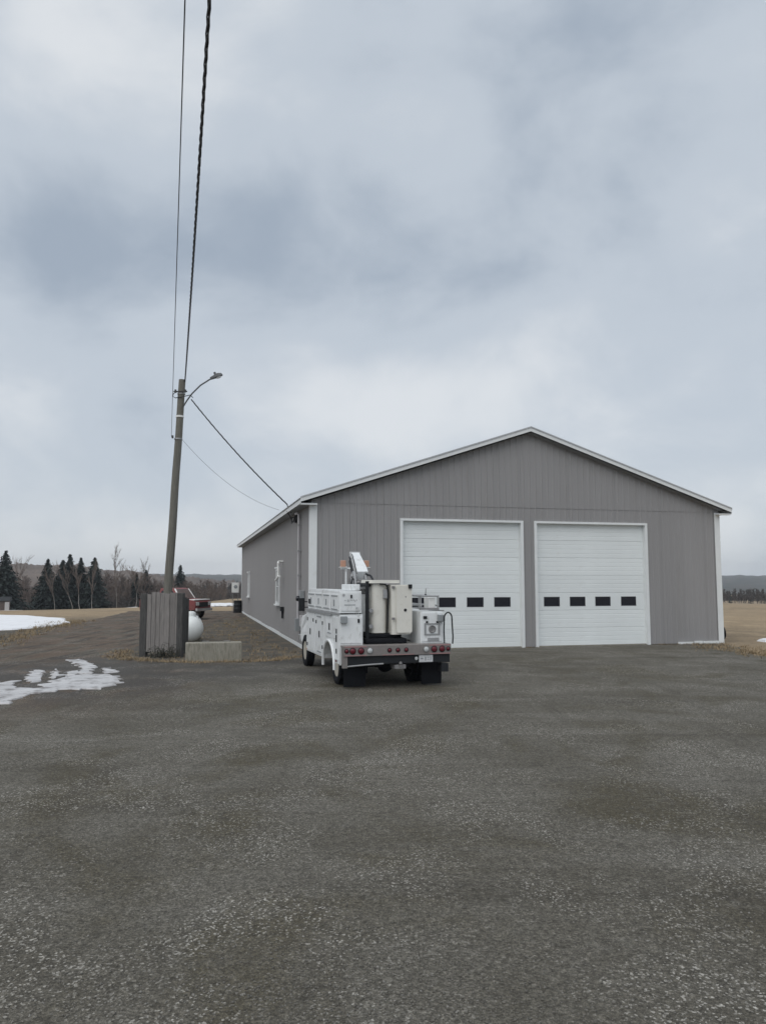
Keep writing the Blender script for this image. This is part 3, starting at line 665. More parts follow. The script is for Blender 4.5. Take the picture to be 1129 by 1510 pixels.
# tread blocks
for k in range(36):
    a_ = 2 * PI * k / 36
    for s in (-1, 1):
        Mk = Matrix.Rotation(a_ + (.05 if s > 0 else 0), 4, 'X'); mb.box(s * .06 - .035, s * .06 + .035, -.022, .022, WR - .012, WR + .008, Mk)
tyre_me = mb.mesh('wheel', M_rubber, True)
mb = MB(); mb.lathe([(.005, -.02), (.07, -.02), (.075, .02), (.10, .02), (.19, -.05), (.215, -.06), (.225, -.09), (.242, -.095), (.242, .09), (.225, .09)], 24, Matrix.Rotation(PI / 2, 4, 'Y')); rim_me = mb.mesh('rim', M_rim, True)
for x, y in ((-.98, RA), (-.71, RA), (.71, RA), (.98, RA), (-.93, FA), (.93, FA)):
    o = ob('wheel', tyre_me, trk); o.location = (x, y, WR)
    if abs(x) > .8:
        r_ = ob('rim', rim_me, o); r_.rotation_euler = (0, 0, 0 if x > 0 else PI)
mb = MB(); mb.box(-.42, .42, .36, .42, .42, .86); mb.box(.50, .62, 1.75, 3.6, .42, .80); mb.box(-.62, -.50, 1.75, 3.6, .42, .80); mb.box(-.387, .387, 2.1, 3.9, .45, .515); mb.build('underbody_blocker', M_rubber, trk, bevel=.02)  # dark plates, then shaft and exhaust, added to block light under the truck
mb = MB(); mb.cyl((.02, 1.3, .45), (.02, 4.2, .52), .05, n=10); mb.build('drive_shaft', M_rubber, trk)
mb = MB(); mb.tube([(.36, 4.0, .45), (.36, 1.9, .44), (.5, 1.7, .5), (.55, .5, .5)], .045, 8); mb.build('exhaust_pipe', M_mech, trk, True)
for s in (-1, 1): MB().box(*sorted((s * .56, s * .585)), .42, 1.9, .30, .86).build('inner_light_guard', M_rubber, trk)  # dark inner wheel-well plates, also added to keep light out underneath
# bed, tail plate
MB().box(-.70, .62, .30, 3.55, .86, .90).build('bed_floor', M_deck, trk)
mb = MB(); mb.prism([(-1.19, .70), (1.19, .70), (1.19, .915), (-1.19, .915)], lambda p: (p[0], 0, p[1]), lambda p: (p[0], .03, p[1])); mb.box(-1.19, 1.19, .03, .32, .875, .915)
tail = mb.build('tail_plate', M_tail, trk, bevel=.006)
for x0, x1 in ((-1.17, -.70), (.70, 1.17)): MB().box(x0, x1, -.004, -.001, .885, .908).build('reflective_strip', M_tape, tail); MB().box(x0, x1, -.004, -.001, .708, .728).build('reflective_strip', M_tape, tail)
MB().box(-.35, .35, -.004, -.001, .708, .722).build('reflective_strip', M_tape, tail)
def round_lamp(x, z, r, m):
    Mr = Matrix.Translation((x, 0, z)) @ Matrix.Rotation(PI / 2, 4, 'X')
    MB().lathe([(r + .014, -.001), (r + .014, .012), (r + .002, .014), (r + .001, .004)], 20, Mr).build('lamp_rim', M_dark if m is not M_clear else M_mech, tail, True)
    MB().lathe([(r, .002), (r * .96, .016), (r * .7, .026), (.004, .031)], 20, Mr).build('tail_lamp' if m is M_red else 'reversing_lamp', m, tail, True)
for x, r, m in ((-1.13, .036, M_red), (-1.0, .058, M_red), (-.82, .058, M_red), (-.63, .054, M_clear), (-.20, .036, M_red), (-.015, .036, M_red), (.17, .036, M_red), (.62, .054, M_clear), (.80, .058, M_red), (.98, .058, M_red), (1.12, .036, M_red)): round_lamp(x, .812, r, m)
MB().box(-1.2, -1.10, .035, .12, .46, .87).build('corner_bracket', M_tail, trk)
mb = MB(); mb.box(-1.09, 1.18, .05, .20, .52, .697); mb.build('rear_bumper', M_dark, trk, bevel=.015)
mb = MB(); mb.tube([(-1.12, .06, .49), (-.7, .05, .515), (-.32, .05, .53)], .018, 8); mb.build('step_bar', M_galv, trk, True)
lp = MB().box(.47, .78, .03, .042, .54, .69).build('number_plate', M_plate, trk)
for x0, x1, z0, z1 in ((.50, .56, .60, .63), (.60, .625, .57, .65), (.65, .71, .59, .60), (.65, .71, .635, .645), (.73, .745, .58, .65)): MB().box(x0, x1, .026, .0295, z0, z1).build('plate_mark', M_box, lp)
MB().lathe([(.005, -.02), (.035, -.02), (.035, .01), (.005, .015)], 12, Matrix.Translation((.41, .04, .62)) @ Matrix.Rotation(PI / 2, 4, 'X')).build('plate_lamp', M_clear, trk)
mb = MB(); mb.box(-.08, .16, .0, .30, .42, .50); mb.lathe([(.02, 0), (.02, .04), (.035, .06), (.03, .1), (.005, .11)], 12, Matrix.Translation((.04, -.02, .46))); mb.build('tow_hitch', M_mech, trk)
MB().box(.98, 1.14, .03, .25, .32, .497).build('side_step', M_dark, trk, bevel=.01)
for x0, x1 in ((-1.10, -.62), (.64, 1.10)):
    mb = MB(); n = 6
    for i in range(n):
        z0, z1 = .55 - .52 * i / n, .55 - .52 * (i + 1) / n; d0, d1 = .38 - .03 * math.sin(i * .5), .38 - .03 * math.sin((i + 1) * .5)
        mb.add([(x0, d0, z0), (x1, d0, z0), (x1, d1, z1), (x0, d1, z1), (x0, d0 + .014, z0), (x1, d0 + .014, z0), (x1, d1 + .014, z1), (x0, d1 + .014, z1)], [(0, 1, 2, 3), (7, 6, 5, 4), (0, 3, 7, 4), (1, 5, 6, 2), (0, 4, 5, 1), (3, 2, 6, 7)])
    mb.build('mud_flap', M_rubber, trk)
# side bodies with wheel arches, doors, latches
def side_body(s, top, xo, xi):
    lo, hi = (-xo, -xi) if s < 0 else (xi, xo)
    mb = MB(); mb.prism(arch_poly(.30, 3.80, .52, top, RA, .53, WR), lambda p: (lo, p[0], p[1]), lambda p: (hi, p[0], p[1]))
    body = mb.build('side_cabinet', M_paint, trk, bevel=.008)
    X = -xo if s < 0 else xo
    def panel(y0, y1, z0, z1, nm='cabinet_door', latch=True, lv=True):
        x0, x1 = (X - .016, X - .001) if s < 0 else (X + .001, X + .016)
        MB().box(x0, x1, y0, y1, z0, z1).build(nm, M_paint, body, bevel=.005)
        if latch:
            yc, zc = (y0 + y1) / 2, (z0 + z1) / 2
            x2, x3 = (X - .03, X - .0165) if s < 0 else (X + .0165, X + .03)
            hy, hz = (.035, .075) if lv else (.09, .04)
            MB().box(x2, x3, yc - hy, yc + hy, zc - hz, zc + hz).build('latch', M_dark, body, bevel=.003)
    panel(.33, .60, .60, top - .06); panel(.66, 1.63, 1.03, top - .06); panel(1.70, 2.70, .56, top - .06); panel(2.76, 3.74, .56, top - .06)
    # flare over the arch
    fl = MB(); n = 16; pts = []
    for i in range(n + 1):
        a_ = PI * (-.02 + 1.04 * i / n); pts.append((X + s * .03, RA + .555 * math.cos(a_), WR + .555 * math.sin(a_)))
    fl.tube(pts, .035, 6); fl.build('wheel_flare', M_paint, body, True)
    # drip rail along the top edge and hinge strip
    x0, x1 = (X - .03, X + .02) if s < 0 else (X - .02, X + .03)
    MB().box(x0, x1, .30, 3.8, top + .001, top + .028).build('drip_rail', M_galv, body)
    x0, x1 = (X - .06, X - .018) if s < 0 else (X + .018, X + .06)
    MB().box(x0, x1, .9, 3.7, top - .035, top - .012).build('grab_rail', M_galv, body)
    return body
lb = side_body(-1, 1.55, 1.22, .70); rb = side_body(1, 1.60, 1.12, .60)
# rear faces of the side bodies
MB().box(-1.19, -.73, .284, .299, .95, 1.50).build('cabinet_door', M_paint, lb, bevel=.006)
MB().box(-1.20, -1.06, .20, .283, 1.37, 1.52).build('work_lamp', M_box, lb, bevel=.015)
MB().box(-.82, -.78, .262, .283, 1.38, 1.46).build('latch', M_dark, lb)
MB().box(-1.215, -1.17, .27, .2985, .5, .86).build('rear_skirt', M_paint, lb)
MB().box(.62, 1.10, .284, .299, .95, 1.57).build('cabinet_door', M_paint, rb, bevel=.006)
MB().box(.66, .74, .262, .283, 1.44, 1.50).build('latch', M_dark, rb)
mb = MB()
for bx in ((.68, .72, 1.12, 1.32), (1.0, 1.04, 1.12, 1.32), (.68, 1.04, 1.32, 1.345), (.68, 1.04, 1.09, 1.12)): mb.box(bx[0], bx[1], .268, .283, bx[2], bx[3])
mb.build('port_frame', M_galv, rb)
mb = MB(); mb.lathe([(.005, .0), (.075, .0), (.085, .02), (.07, .025), (.055, .012), (.004, .010)], 18, Matrix.Translation((.86, .284, 1.22)) @ Matrix.Rotation(PI / 2, 4, 'X')); mb.build('filler_cap', M_mech, rb, True)
for x in (.74, .98): MB().box(x - .02, x + .02, .262, .283, 1.35, 1.39).build('hinge', M_dark, rb)
MB().box(.98, 1.13, .20, .283, 1.38, 1.53).build('work_lamp', M_box, rb, bevel=.015)
MB().box(.76, 1.02, .276, .283, .955, 1.03).build('vent_panel', M_galv, rb)
# upper cabinet on the left
ub = MB().box(-1.2, -.72, .34, 3.75, 1.582, 2.05).build('upper_cabinet', M_paint, trk, bevel=.008)
for y0, y1 in ((.40, 1.15), (1.20, 1.95), (2.0, 2.8), (2.85, 3.70)):
    MB().box(-1.216, -1.201, y0, y1, 1.64, 1.98).build('cabinet_door', M_paint, ub, bevel=.005)
    MB().box(-1.23, -1.2165, (y0 + y1) / 2 - .03, (y0 + y1) / 2 + .03, 1.72, 1.86).build('latch', M_box, ub)
    MB().box(-1.225, -1.2165, y0 + .08, y1 - .08, 1.93, 1.955).build('hinge', M_box, ub)
    MB().box(-1.225, -1.2165, y0 + .1, y1 - .1, 1.645, 1.665).build('stripe', M_box, ub)
MB().box(-1.235, -1.2165, 3.30, 3.55, 1.70, 1.82).build('fuel_vent', M_dark, ub)
MB().box(-1.17, -.75, .322, .339, 1.63, 2.01).build('cabinet_door', M_paint, ub, bevel=.005)
MB().box(-.97, -.935, .30, .321, 1.90, 1.97).build('latch', M_dark, ub)
# worn lettering and small marks on the rear of the upper cabinet
M_letter = mat('worn_lettering', (0.40, 0.41, 0.42), 0.6, 0, .25, 30)
for k in range(9): MB().box(-1.10 + k * .032, -1.10 + k * .032 + random.uniform(.008, .022), .318, .3205, 1.82 + random.choice((0, .02)), 1.86 + random.choice((0, .012))).build('lettering', M_letter, ub)
for k in range(10): MB().box(-1.10 + k * .024, -1.10 + k * .024 + .019, .318, .3205, 1.745, 1.765).build('lettering', M_box, ub)
MB().lathe([(.004, 0), (.03, 0), (.03, .006), (.004, .008)], 12, Matrix.Translation((-1.12, .32, 1.965)) @ Matrix.Rotation(PI / 2, 4, 'X')).build('badge', M_letter, ub)
MB().lathe([(.004, 0), (.022, 0), (.022, .006), (.004, .008)], 12, Matrix.Translation((-.83, .32, 1.69)) @ Matrix.Rotation(PI / 2, 4, 'X')).build('badge', M_letter, ub)
MB().box(-1.19, -.74, 1.6, 3.72, 2.052, 2.068).build('tool_tray', M_paint, trk, bevel=.01)
MB().box(-.88, -.64, .75, 1.5, 2.052, 2.19).build('tool_bin', M_paint, trk, bevel=.02)
# rack on the right with a white box and aerial
mb = MB()
for x in (.66, 1.06):
    for y in (.45, 1.7, 2.95): mb.cyl((x, y, 1.63), (x, y, 1.93), .018, n=8)
    for z in (1.72, 1.93): mb.cyl((x, .40, z), (x, 3.0, z), .018, n=8)
for y in (.45, 1.7, 2.95): mb.cyl((.66, y, 1.93), (1.06, y, 1.93), .018, n=8)
rk = mb.build('pipe_rack', M_galv, trk, True)
MB().box(.86, 1.02, .5, .8, 1.67, 1.90).build('rack_box', M_pvc, rk, bevel=.01)
MB().box(.64, 1.08, .42, .5, 1.63, 1.67).build('rack_rail', M_mech, rk)
mb = MB(); mb.cyl((.83, .6, 1.94), (.83, .6, 1.97), .025, n=8); mb.cyl((.83, .6, 1.97), (.84, .61, 2.10), .008, .005, 6); mb.build('aerial', M_dark, rk)
mb = MB(); pts = [(1.10, .16, .90), (1.09, .16, 1.2), (1.10, .16, 1.42)] + [(1.19 - .09 * math.cos(a_), .16, 1.45 + .13 * math.sin(a_)) for a_ in np.linspace(.2, PI - .3, 8)] + [(1.285, .16, 1.3), (1.30, .16, 1.05), (1.29, .16, .90)]
mb.tube(pts, .016, 8); mb.build('hose_loop', M_dark, trk, True)
# bucket on its pad
pad = MB(); pad.box(-.58, .36, .50, 1.45, .902, 1.02); pad.box(-.50, .28, .62, 1.38, 1.021, 1.12); pad.build('bucket_pad', M_rubber, trk, bevel=.04)
bk = bpy.data.objects.new('bucket', None)
def rounded(x0, x1, y0, y1, r, n=5):
    pts = []
    for cx_, cy_, a0 in ((x1 - r, y1 - r, 0), (x0 + r, y1 - r, PI / 2), (x0 + r, y0 + r, PI), (x1 - r, y0 + r, 1.5 * PI)):
        for i in range(n + 1): a_ = a0 + PI / 2 * i / n; pts.append((cx_ + r * math.cos(a_), cy_ + r * math.sin(a_)))
    return pts
mb = MB(); pl1 = rounded(-.42, -.04, .62, 1.25, .13)
mb.prism(pl1, lambda p: (p[0] * .93 - .02, p[1] * .96 + .03, 1.13), lambda p: (p[0], p[1], 2.19))
bk = mb.build('bucket', M_cream, trk, True)
mb = MB(); mb.prism(rounded(-.49, .24, .56, 1.32, .10), lambda p: (p[0], p[1], 2.215), lambda p: (p[0] * .98, p[1] * .99 + .01, 2.285)); mb.build('bucket_lid', M_cream, bk, True)
mb = MB(); mb.prism(rounded(.0, .46, .46, 1.15, .05), lambda p: (p[0] * .96 + .01, p[1] + .03, 1.10), lambda p: (p[0], p[1], 2.18)); mb.build('bucket_locker', M_cream, bk, True)
mb = MB(); mb.prism(rounded(.10, .455, .0, 1.02, .03), lambda p: (p[0], .463, 1.14 + p[1]), lambda p: (p[0], .44, 1.14 + p[1])); mb.build('locker_door', M_cream, bk, True)
for x, z in ((.30, 1.63),): MB().lathe([(.004, 0), (.034, 0), (.03, .012), (.004, .014)], 14, Matrix.Translation((x, .44, z)) @ Matrix.Rotation(PI / 2, 4, 'X')).build('lock_knob', M_dark, bk, True)
MB().lathe([(.004, 0), (.016, 0), (.004, .01)], 10, Matrix.Translation((.31, .44, 1.92)) @ Matrix.Rotation(PI / 2, 4, 'X')).build('bolt', M_mech, bk)
MB().box(.37, .45, .40, .46, 2.10, 2.19).build('corner_latch', M_dark, bk, bevel=.01)
for z in (1.42, 2.10): MB().box(-.005, .06, .425, .455, z, z + .05).build('hinge', M_mech, bk)
MB().box(-.16, -.07, .57, .64, 1.88, 2.08).build('control_box', M_galv, bk, bevel=.01)
mb = MB(); mb.tube([(-.06, .60, 1.2), (-.05, .58, 1.8), (-.06, .57, 2.12), (-.12, .56, 2.19), (-.25, .55, 2.2)], .018, 8); mb.build('control_hose', M_dark, bk, True)
mb = MB(); mb.box(-.54, -.47, .62, .70, .90, 2.26); mb.box(-.54, -.40, .70, 1.4, 2.14, 2.22); mb.build('bucket_post', M_dark, trk, bevel=.01)
for z in (1.28, 1.62): MB().lathe([(.004, -.03), (.045, -.03), (.045, .03), (.004, .03)], 12, Matrix.Translation((-.44, .6, z)) @ Matrix.Rotation(PI / 2, 4, 'X')).build('pivot_pin', M_galv, trk)
# crane pedestal, turret and boom
mb = MB(); mb.prism(rounded(-.52, -.02, 2.0, 2.5, .10), lambda p: (p[0], p[1], .90), lambda p: (p[0] * .85 - .04, p[1] * .96 + .09, 1.95)); mb.build('pedestal', M_paint, trk, True)
mb = MB(); mb.lathe([(.20, 0), (.22, .02), (.22, .10), (.17, .12)], 20, Matrix.Translation((-.27, 2.25, 1.952))); tu = mb.build('turret', M_mech, trk, True)
for x in (-.40, -.14): mb = MB(); mb.prism([(2.0, 2.075), (2.5, 2.075), (2.42, 2.42), (2.28, 2.50), (2.12, 2.40)], lambda p: (x - .02, p[0], p[1]), lambda p: (x + .02, p[0], p[1])); mb.build('turret_cheek', M_galv, tu)
mb = MB(); mb.cyl((-.46, 2.28, 2.38), (-.06, 2.28, 2.38), .045, n=14); mb.build('boom_pin', M_galv, tu, True)
P0, P1 = Vector((-.20, 2.22, 2.34)), Vector((-.08, 3.35, 2.90)); dB = (P1 - P0).normalized(); uB = Vector((1, 0, 0)); vB = uB.cross(dB).normalized()
mb = MB(); rs = ((P0, .135, .17), (P0 + dB * .3, .135, .17), (P1, .10, .10))
vs_ = []
for c_, hw, hh in rs: vs_ += [c_ + uB * a_ * hw + vB * b_ * hh for a_, b_ in ((-1, -1), (1, -1), (1, 1), (-1, 1))]
mb.add(vs_, [(3, 2, 1, 0), (8, 9, 10, 11)] + [(i * 4 + k, i * 4 + (k + 1) % 4, i * 4 + 4 + (k + 1) % 4, i * 4 + 4 + k) for i in range(2) for k in range(4)])
bo = mb.build('boom', M_paint, trk, bevel=.015)
mb = MB(); mb.cyl(P0 + uB * -.19 + vB * -.05, P0 + dB * .95 + uB * -.17, .035, n=10); mb.cyl(P0 + dB * .3 + uB * -.18, P0 + dB * 1.2 + uB * -.15, .02, n=8); mb.build('lift_cylinder', M_dark, bo, True)
mb = MB(); mb.tube([P0 + uB * .08 + vB * .1, P0 + uB * .16 + Vector((0, -.2, .05)), (-.05, 1.8, 2.30), (-.18, 1.3, 2.25), (-.3, .95, 2.26)], .025, 8); mb.tube([(-.40, 2.2, 2.3), (-.52, 1.9, 2.32), (-.58, 1.8, 2.15), (-.5, 1.9, 2.02)], .02, 8); mb.build('boom_hose', M_dark, bo, True)
mb = MB(); mb.box(-.36, -.10, 1.72, 2.06, 2.13, 2.31); mb.cyl((-.42, 1.86, 2.22), (-.04, 1.86, 2.22), .05, n=12); mb.box(-.12, .02, 1.2, 1.8, 2.2, 2.27); mb.build('jib_joint', M_mech, bo, bevel=.015)
# more of the lift gear: valve block, levers, hoses, cable drum
mb = MB(); mb.box(-.62, -.46, 1.92, 2.12, 2.02, 2.20)
for k in range(4): mb.cyl((-.60 + k * .04, 1.93, 2.20), (-.61 + k * .04, 1.88, 2.33), .008, n=6)
mb.build('valve_block', M_mech, tu, bevel=.008)
mb = MB()
for k in range(4): mb.tube([(-.58 + k * .04, 1.95, 2.06), (-.60 + k * .05, 1.75, 1.98 - .03 * k), (-.55 + k * .06, 1.72, 1.6), (-.52 + k * .05, 1.85, 1.15), (-.5, 2.0, .95)], .014, 6)
mb.build('hydraulic_hose', M_dark, tu, True)
mb = MB(); mb.lathe([(.03, -.09), (.12, -.09), (.12, -.07), (.07, -.06), (.07, .06), (.12, .07), (.12, .09), (.03, .09)], 18, Matrix.Translation((-.05, 2.05, 2.14)) @ Matrix.Rotation(PI / 2, 4, 'Y')); mb.build('cable_drum', M_galv, tu, True)
mb = MB(); mb.tube([P0 + uB * -.15 + vB * .12, P0 + dB * .5 + uB * -.14 + vB * .17, P0 + dB * 1.1 + uB * -.11 + vB * .12], .012, 6); mb.tube([P0 + uB * .13 + vB * .05, P0 + dB * .5 + uB * .14 - vB * .02, P0 + dB * 1.15 + uB * .10], .012, 6); mb.build('boom_line', M_dark, bo, True)
mb = MB(); mb.box(-.14, .14, -.05, .05, -.10, .10, Matrix.Translation(P1) @ Matrix.Rotation(R(-28), 4, 'X')); mb.build('boom_head', M_galv, bo, bevel=.01)
# gear lying in the bed
mb = MB(); mb.tube([(.12 + .22 * math.cos(a_) * (1 - .012 * k), 1.95 + .22 * math.sin(a_), .92 + .004 * k) for k, a_ in enumerate(np.linspace(0, 8 * PI, 90))], .018, 6); mb.build('hose_coil', M_dark, trk, True)
MB().box(.1, .55, 2.5, 3.1, .902, 1.25).build('bed_toolbox', M_galv, trk, bevel=.01)
# small fittings, scuffs and reflectors on the left side
for y, z, hy, hz, m in ((.46, 1.2, .03, .05, M_dark), (.46, .78, .03, .05, M_dark), (1.85, 1.3, .03, .04, M_dark), (2.55, 1.3, .03, .04, M_dark), (1.85, .75, .03, .04, M_dark), (2.9, 1.32, .03, .04, M_dark), (3.6, .7, .03, .04, M_dark), (3.6, 1.32, .03, .04, M_dark), (1.15, 1.12, .16, .012, M_box), (2.2, .62, .2, .012, M_box), (2.25, 1.43, .22, .014, M_box), (.50, .57, .04, .02, M_red), (3.7, .57, .03, .02, M_amber)):
    MB().box(-1.249, -1.2365, y - hy, y + hy, z - hz, z + hz).build('side_fitting', m, lb)
# lamp rack with two amber lamps
mb = MB(); mb.cyl((-.46, 2.75, 1.0), (-.46, 2.75, 2.62), .025, n=8); mb.cyl((.05, 2.75, 1.0), (.05, 2.75, 2.58), .025, n=8); mb.cyl((-.60, 2.75, 2.57), (.10, 2.75, 2.57), .022, n=8); lr = mb.build('lamp_rack', M_paint, trk, True)
for x in (-.54, .05):
    mb = MB(); mb.box(x - .065, x + .065, 2.69, 2.79, 2.61, 2.77); mb.build('amber_lamp', M_amber, lr, bevel=.02)
    MB().box(x - .09, x + .09, 2.67, 2.81, 2.594, 2.609).build('lamp_base', M_pvc, lr)
# headache rack in front of the bed
mb = MB()
for x in (-.62, -.38, -.14, .10, .34, .58): mb.box(x - .02, x + .02, 3.58, 3.62, .9, 1.98)
for z in (1.5, 1.94): mb.box(-.64, .60, 3.56, 3.5799, z, z + .05)
mb.build('headache_rack', M_galv, trk)
MB().box(-.62, -.36, 3.45, 3.555, 1.55, 1.92).build('rack_panel', M_pvc, trk, bevel=.01)
# cab: profile with tapering greenhouse
def cab_body(parent, m, prof, hw, belt, taper, nm='cab'):
    mb = MB()
    def sx(z): return hw if z <= belt else hw - (z - belt) * taper
    mb.prism(prof, lambda p: (-sx(p[1]), p[0], p[1]), lambda p: (sx(p[1]), p[0], p[1]))
    return mb.build(nm, m, parent, bevel=.025)
prof = [(3.95, .55), (4.45, .55)] + [(FA - .5 * math.cos(a_), WR + .05 + .5 * math.sin(a_)) for a_ in np.linspace(.35, PI - .35, 9)] + [(5.6, .55), (6.25, .55), (6.33, .8), (6.28, 1.18), (6.1, 1.28), (5.55, 1.36), (5.0, 1.93), (4.75, 1.99), (4.1, 1.98), (3.95, 1.85)]
cab = cab_body(trk, M_paint, prof, .90, 1.34, .22)
MB().box(-.62, .62, 3.925, 3.948, 1.40, 1.82).build('rear_window', M_glass, cab)
for s in (-1, 1):
    def q(y, z, o): x = .90 - max(0, z - 1.34) * .22 + o; return (s * x, y, z)
    mb = MB(); pp = [(4.1, 1.38), (5.32, 1.38), (4.95, 1.86), (4.1, 1.88)]
    mb.prism(pp, lambda p: q(p[0], p[1], .002), lambda p: q(p[0], p[1], .012)); mb.build('side_window', M_glass, cab)
    mb = MB(); mb.box(*sorted((s * .902, s * .912)), 4.08, 5.30, .60, 1.33); dr = mb.build('door', M_paint, cab, bevel=.004)
    MB().box(*sorted((s * .913, s * .93)), 4.15, 4.32, 1.18, 1.22).build('handle', M_dark, cab)
    mb = MB(); mb.tube([(s * .88, 5.2, 1.55), (s * 1.05, 5.2, 1.55)], .015, 6); mb.tube([(s * .88, 5.2, 1.7), (s * 1.05, 5.2, 1.7)], .015, 6); mb.box(*sorted((s * 1.02, s * 1.17)), 5.16, 5.24, 1.45, 1.80); mb.build('mirror', M_dark, cab)
    MB().box(*sorted((s * .6, s * .9)), 6.30, 6.36, .95, 1.12).build('headlight', M_clear, cab)
mb = MB(); mb.add([(-.80, 5.50, 1.42), (.80, 5.50, 1.42), (.72, 5.06, 1.88), (-.72, 5.06, 1.88)], [(0, 1, 2, 3)]); mb.build('windscreen', M_glass, cab)
MB().box(-.95, .95, 6.27, 6.42, .55, .75).build('front_bumper', M_chrome, trk, bevel=.02)
MB().box(-.55, .55, 6.28, 6.35, .82, 1.14).build('grille', M_dark, cab)

# ================================================================ old red pickup beyond the tank
pk = thing('red_pickup', 'faded red old pickup half hidden behind the board screen and tank', 'pickup', (-11.3, 46.2, 0), R(-106))
# local +y is the front of the pickup
prof = [(-3.1, .55), (-2.95, .55)] + [(-2.4 - .46 * math.cos(a_), .40 + .46 * math.sin(a_)) for a_ in np.linspace(.35, PI - .35, 8)] + [(-1.85, .50), (-.75, .50)] + [(-.2 - .46 * math.cos(a_), .40 + .46 * math.sin(a_)) for a_ in np.linspace(.35, PI - .35, 8)] + \
       [(.42, .55), (.6, .58), (.62, 1.0), (.5, 1.14), (-.45, 1.22), (-.85, 1.80), (-1.0, 1.86), (-1.78, 1.85), (-1.92, 1.22), (-3.1, 1.18), (-3.12, .9)]
pkb = cab_body(pk, M_vehred, prof, .93, 1.20, .22, 'body')
for s in (-1, 1):
    def q(y, z, o): x = .93 - max(0, z - 1.20) * .22 + o; return (s * x, y, z)
    for pp in ([(-1.72, 1.48), (-.78, 1.48), (-.98, 1.70), (-1.70, 1.70)],):
        mb = MB(); mb.prism(pp, lambda p: q(p[0], p[1], .002), lambda p: q(p[0], p[1], .012)); mb.build('side_window', M_glass, pkb)
    MB().box(*sorted((s * .932, s * .945)), -1.8, -.65, .58, 1.19).build('door', M_rust, pkb)
    MB().box(*sorted((s * .55, s * .85)), .61, .66, .84, 1.04).build('headlight', M_clear, pkb)
    mb = MB(); mb.box(*sorted((s * .97, s * 1.15)), -.75, -.68, 1.25, 1.50); mb.cyl((s * .9, -.7, 1.28), (s * 1.0, -.7, 1.3), .015, n=6); mb.build('mirror', M_dark, pkb)
    for y in (-.2, -2.4):
        o = ob('wheel', tyre_me, pk); o.location = (s * .83, y, .40); r_ = ob('rim', rim_me, o); r_.rotation_euler = (0, 0, 0 if s > 0 else PI)
    mb = MB(); mb.tube([(s * .86, -.46, 1.22), (s * .76, -.85, 1.80)], .05, 8); mb.build('windscreen_pillar', M_pvc, pkb)
    mb = MB(); mb.prism([(-1.85, 1.21), (-.62, 1.21), (-.75, 1.45), (-1.80, 1.45)], lambda p: q(p[0], p[1], .002), lambda p: q(p[0], p[1], .010)); mb.build('side_panel', M_rust, pkb)
mb = MB(); mb.add([(-.80, -.44, 1.235), (.80, -.44, 1.235), (.70, -.825, 1.79), (-.70, -.825, 1.79)], [(0, 1, 2, 3)]); mb.build('windscreen', M_vehglass, pkb)
MB().box(-.9, .9, .60, .74, .50, .66).build('bumper', M_chrome, pk, bevel=.02)
MB().box(-.52, .52, .61, .65, .74, 1.02).build('grille', M_dark, pkb)
MB().box(-.9, .9, .2, .56, 1.13, 1.19).build('hood_trim', M_pvc, pkb, bevel=.02)

# ================================================================ small shed at the edge of the wood
x, y = polar(-26.05, 170); z = tz(x, y)
sh = thing('garden_shed', 'small brown shed with a pale corner board under the spruce at far left', 'shed', (x, y, z), R(20))
MB().box(-2.6, .6, 0, 2.5, -.3, 2.9).build('wall', M_shed, sh)
mb = MB(); mb.prism([(-.3, 2.9), (2.8, 2.9), (1.25, 3.7)], lambda p: (-2.9, p[0], p[1]), lambda p: (.9, p[0], p[1])); mb.build('roof', M_dark, sh)
MB().box(-.1, .68, -.1, .0, -.2, 2.7).build('door', M_conduit, sh)

# ================================================================ trees
def spruce(name, label, az, d, h, rb, seed, group='dark spruces at the edge of the wood'):
    r = np.random.default_rng(seed); x, y = polar(az, d); z = tz(x, y) - .2
    t = thing(name, label, 'tree', (x, y, z), r.uniform(0, 6), group)
    mb = MB(); mb.tube([(0, 0, 0), (.05, .02, h * .5), (0, 0, h * .97)], [h * .016, h * .010, .02], 8); mb.build('trunk', M_bark, t, True)
    V = []; k = 0
    nw = int(h * 3.8)
    for i in range(nw):
        f = (i + r.uniform(0, .8)) / nw; zz_ = h * (.03 + .97 * f)
        rad = rb * (1 - f) ** .82 * r.uniform(.72, 1.1) + .12
        nb = max(6, int(7 + 15 * (1 - f)))
        a0 = r.uniform(0, 6.28)
        for b_ in range(nb):
            a_ = a0 + 6.283 * b_ / nb + r.normal(0, .18); L_ = rad * r.uniform(.62, 1.12)
            if r.random() < .04: continue
            ca, sa = math.cos(a_), math.sin(a_); m = max(3, int(L_ * 3.2))
            for s in range(m):
                u = (s + .6 + r.uniform(-.2, .2)) / m; rr = L_ * u; zc = zz_ - .28 * rr - .10 * rr * u + .10 * L_ * u * u + r.normal(0, .06)
                for q in range(2):
                    w_ = (.46 + .60 * (1 - u)) * r.uniform(.6, 1.3) * (0.5 + .5 * min(1, L_)); ln = .55 * r.uniform(.6, 1.3); ph = a_ + r.normal(0, .75)
                    cp, sp_ = math.cos(ph), math.sin(ph); c_ = np.array([ca * rr, sa * rr, zc]) + r.normal(0, .07, 3)
                    du = np.array([cp, sp_, -.35 + r.normal(0, .25)]) * ln * .5; dw = np.array([-sp_, cp, r.normal(0, .35)]) * w_ * .5
                    V += [c_ - du - dw * .6, c_ - du + dw * .6, c_ + du + dw * .25 + [0, 0, -.05], c_ + du - dw * .25 + [0, 0, -.05]]
    V = np.array(V); F = np.arange(len(V)).reshape(-1, 4)
    ob('crown', npmesh('crown', V, F, M_needle), t); return t
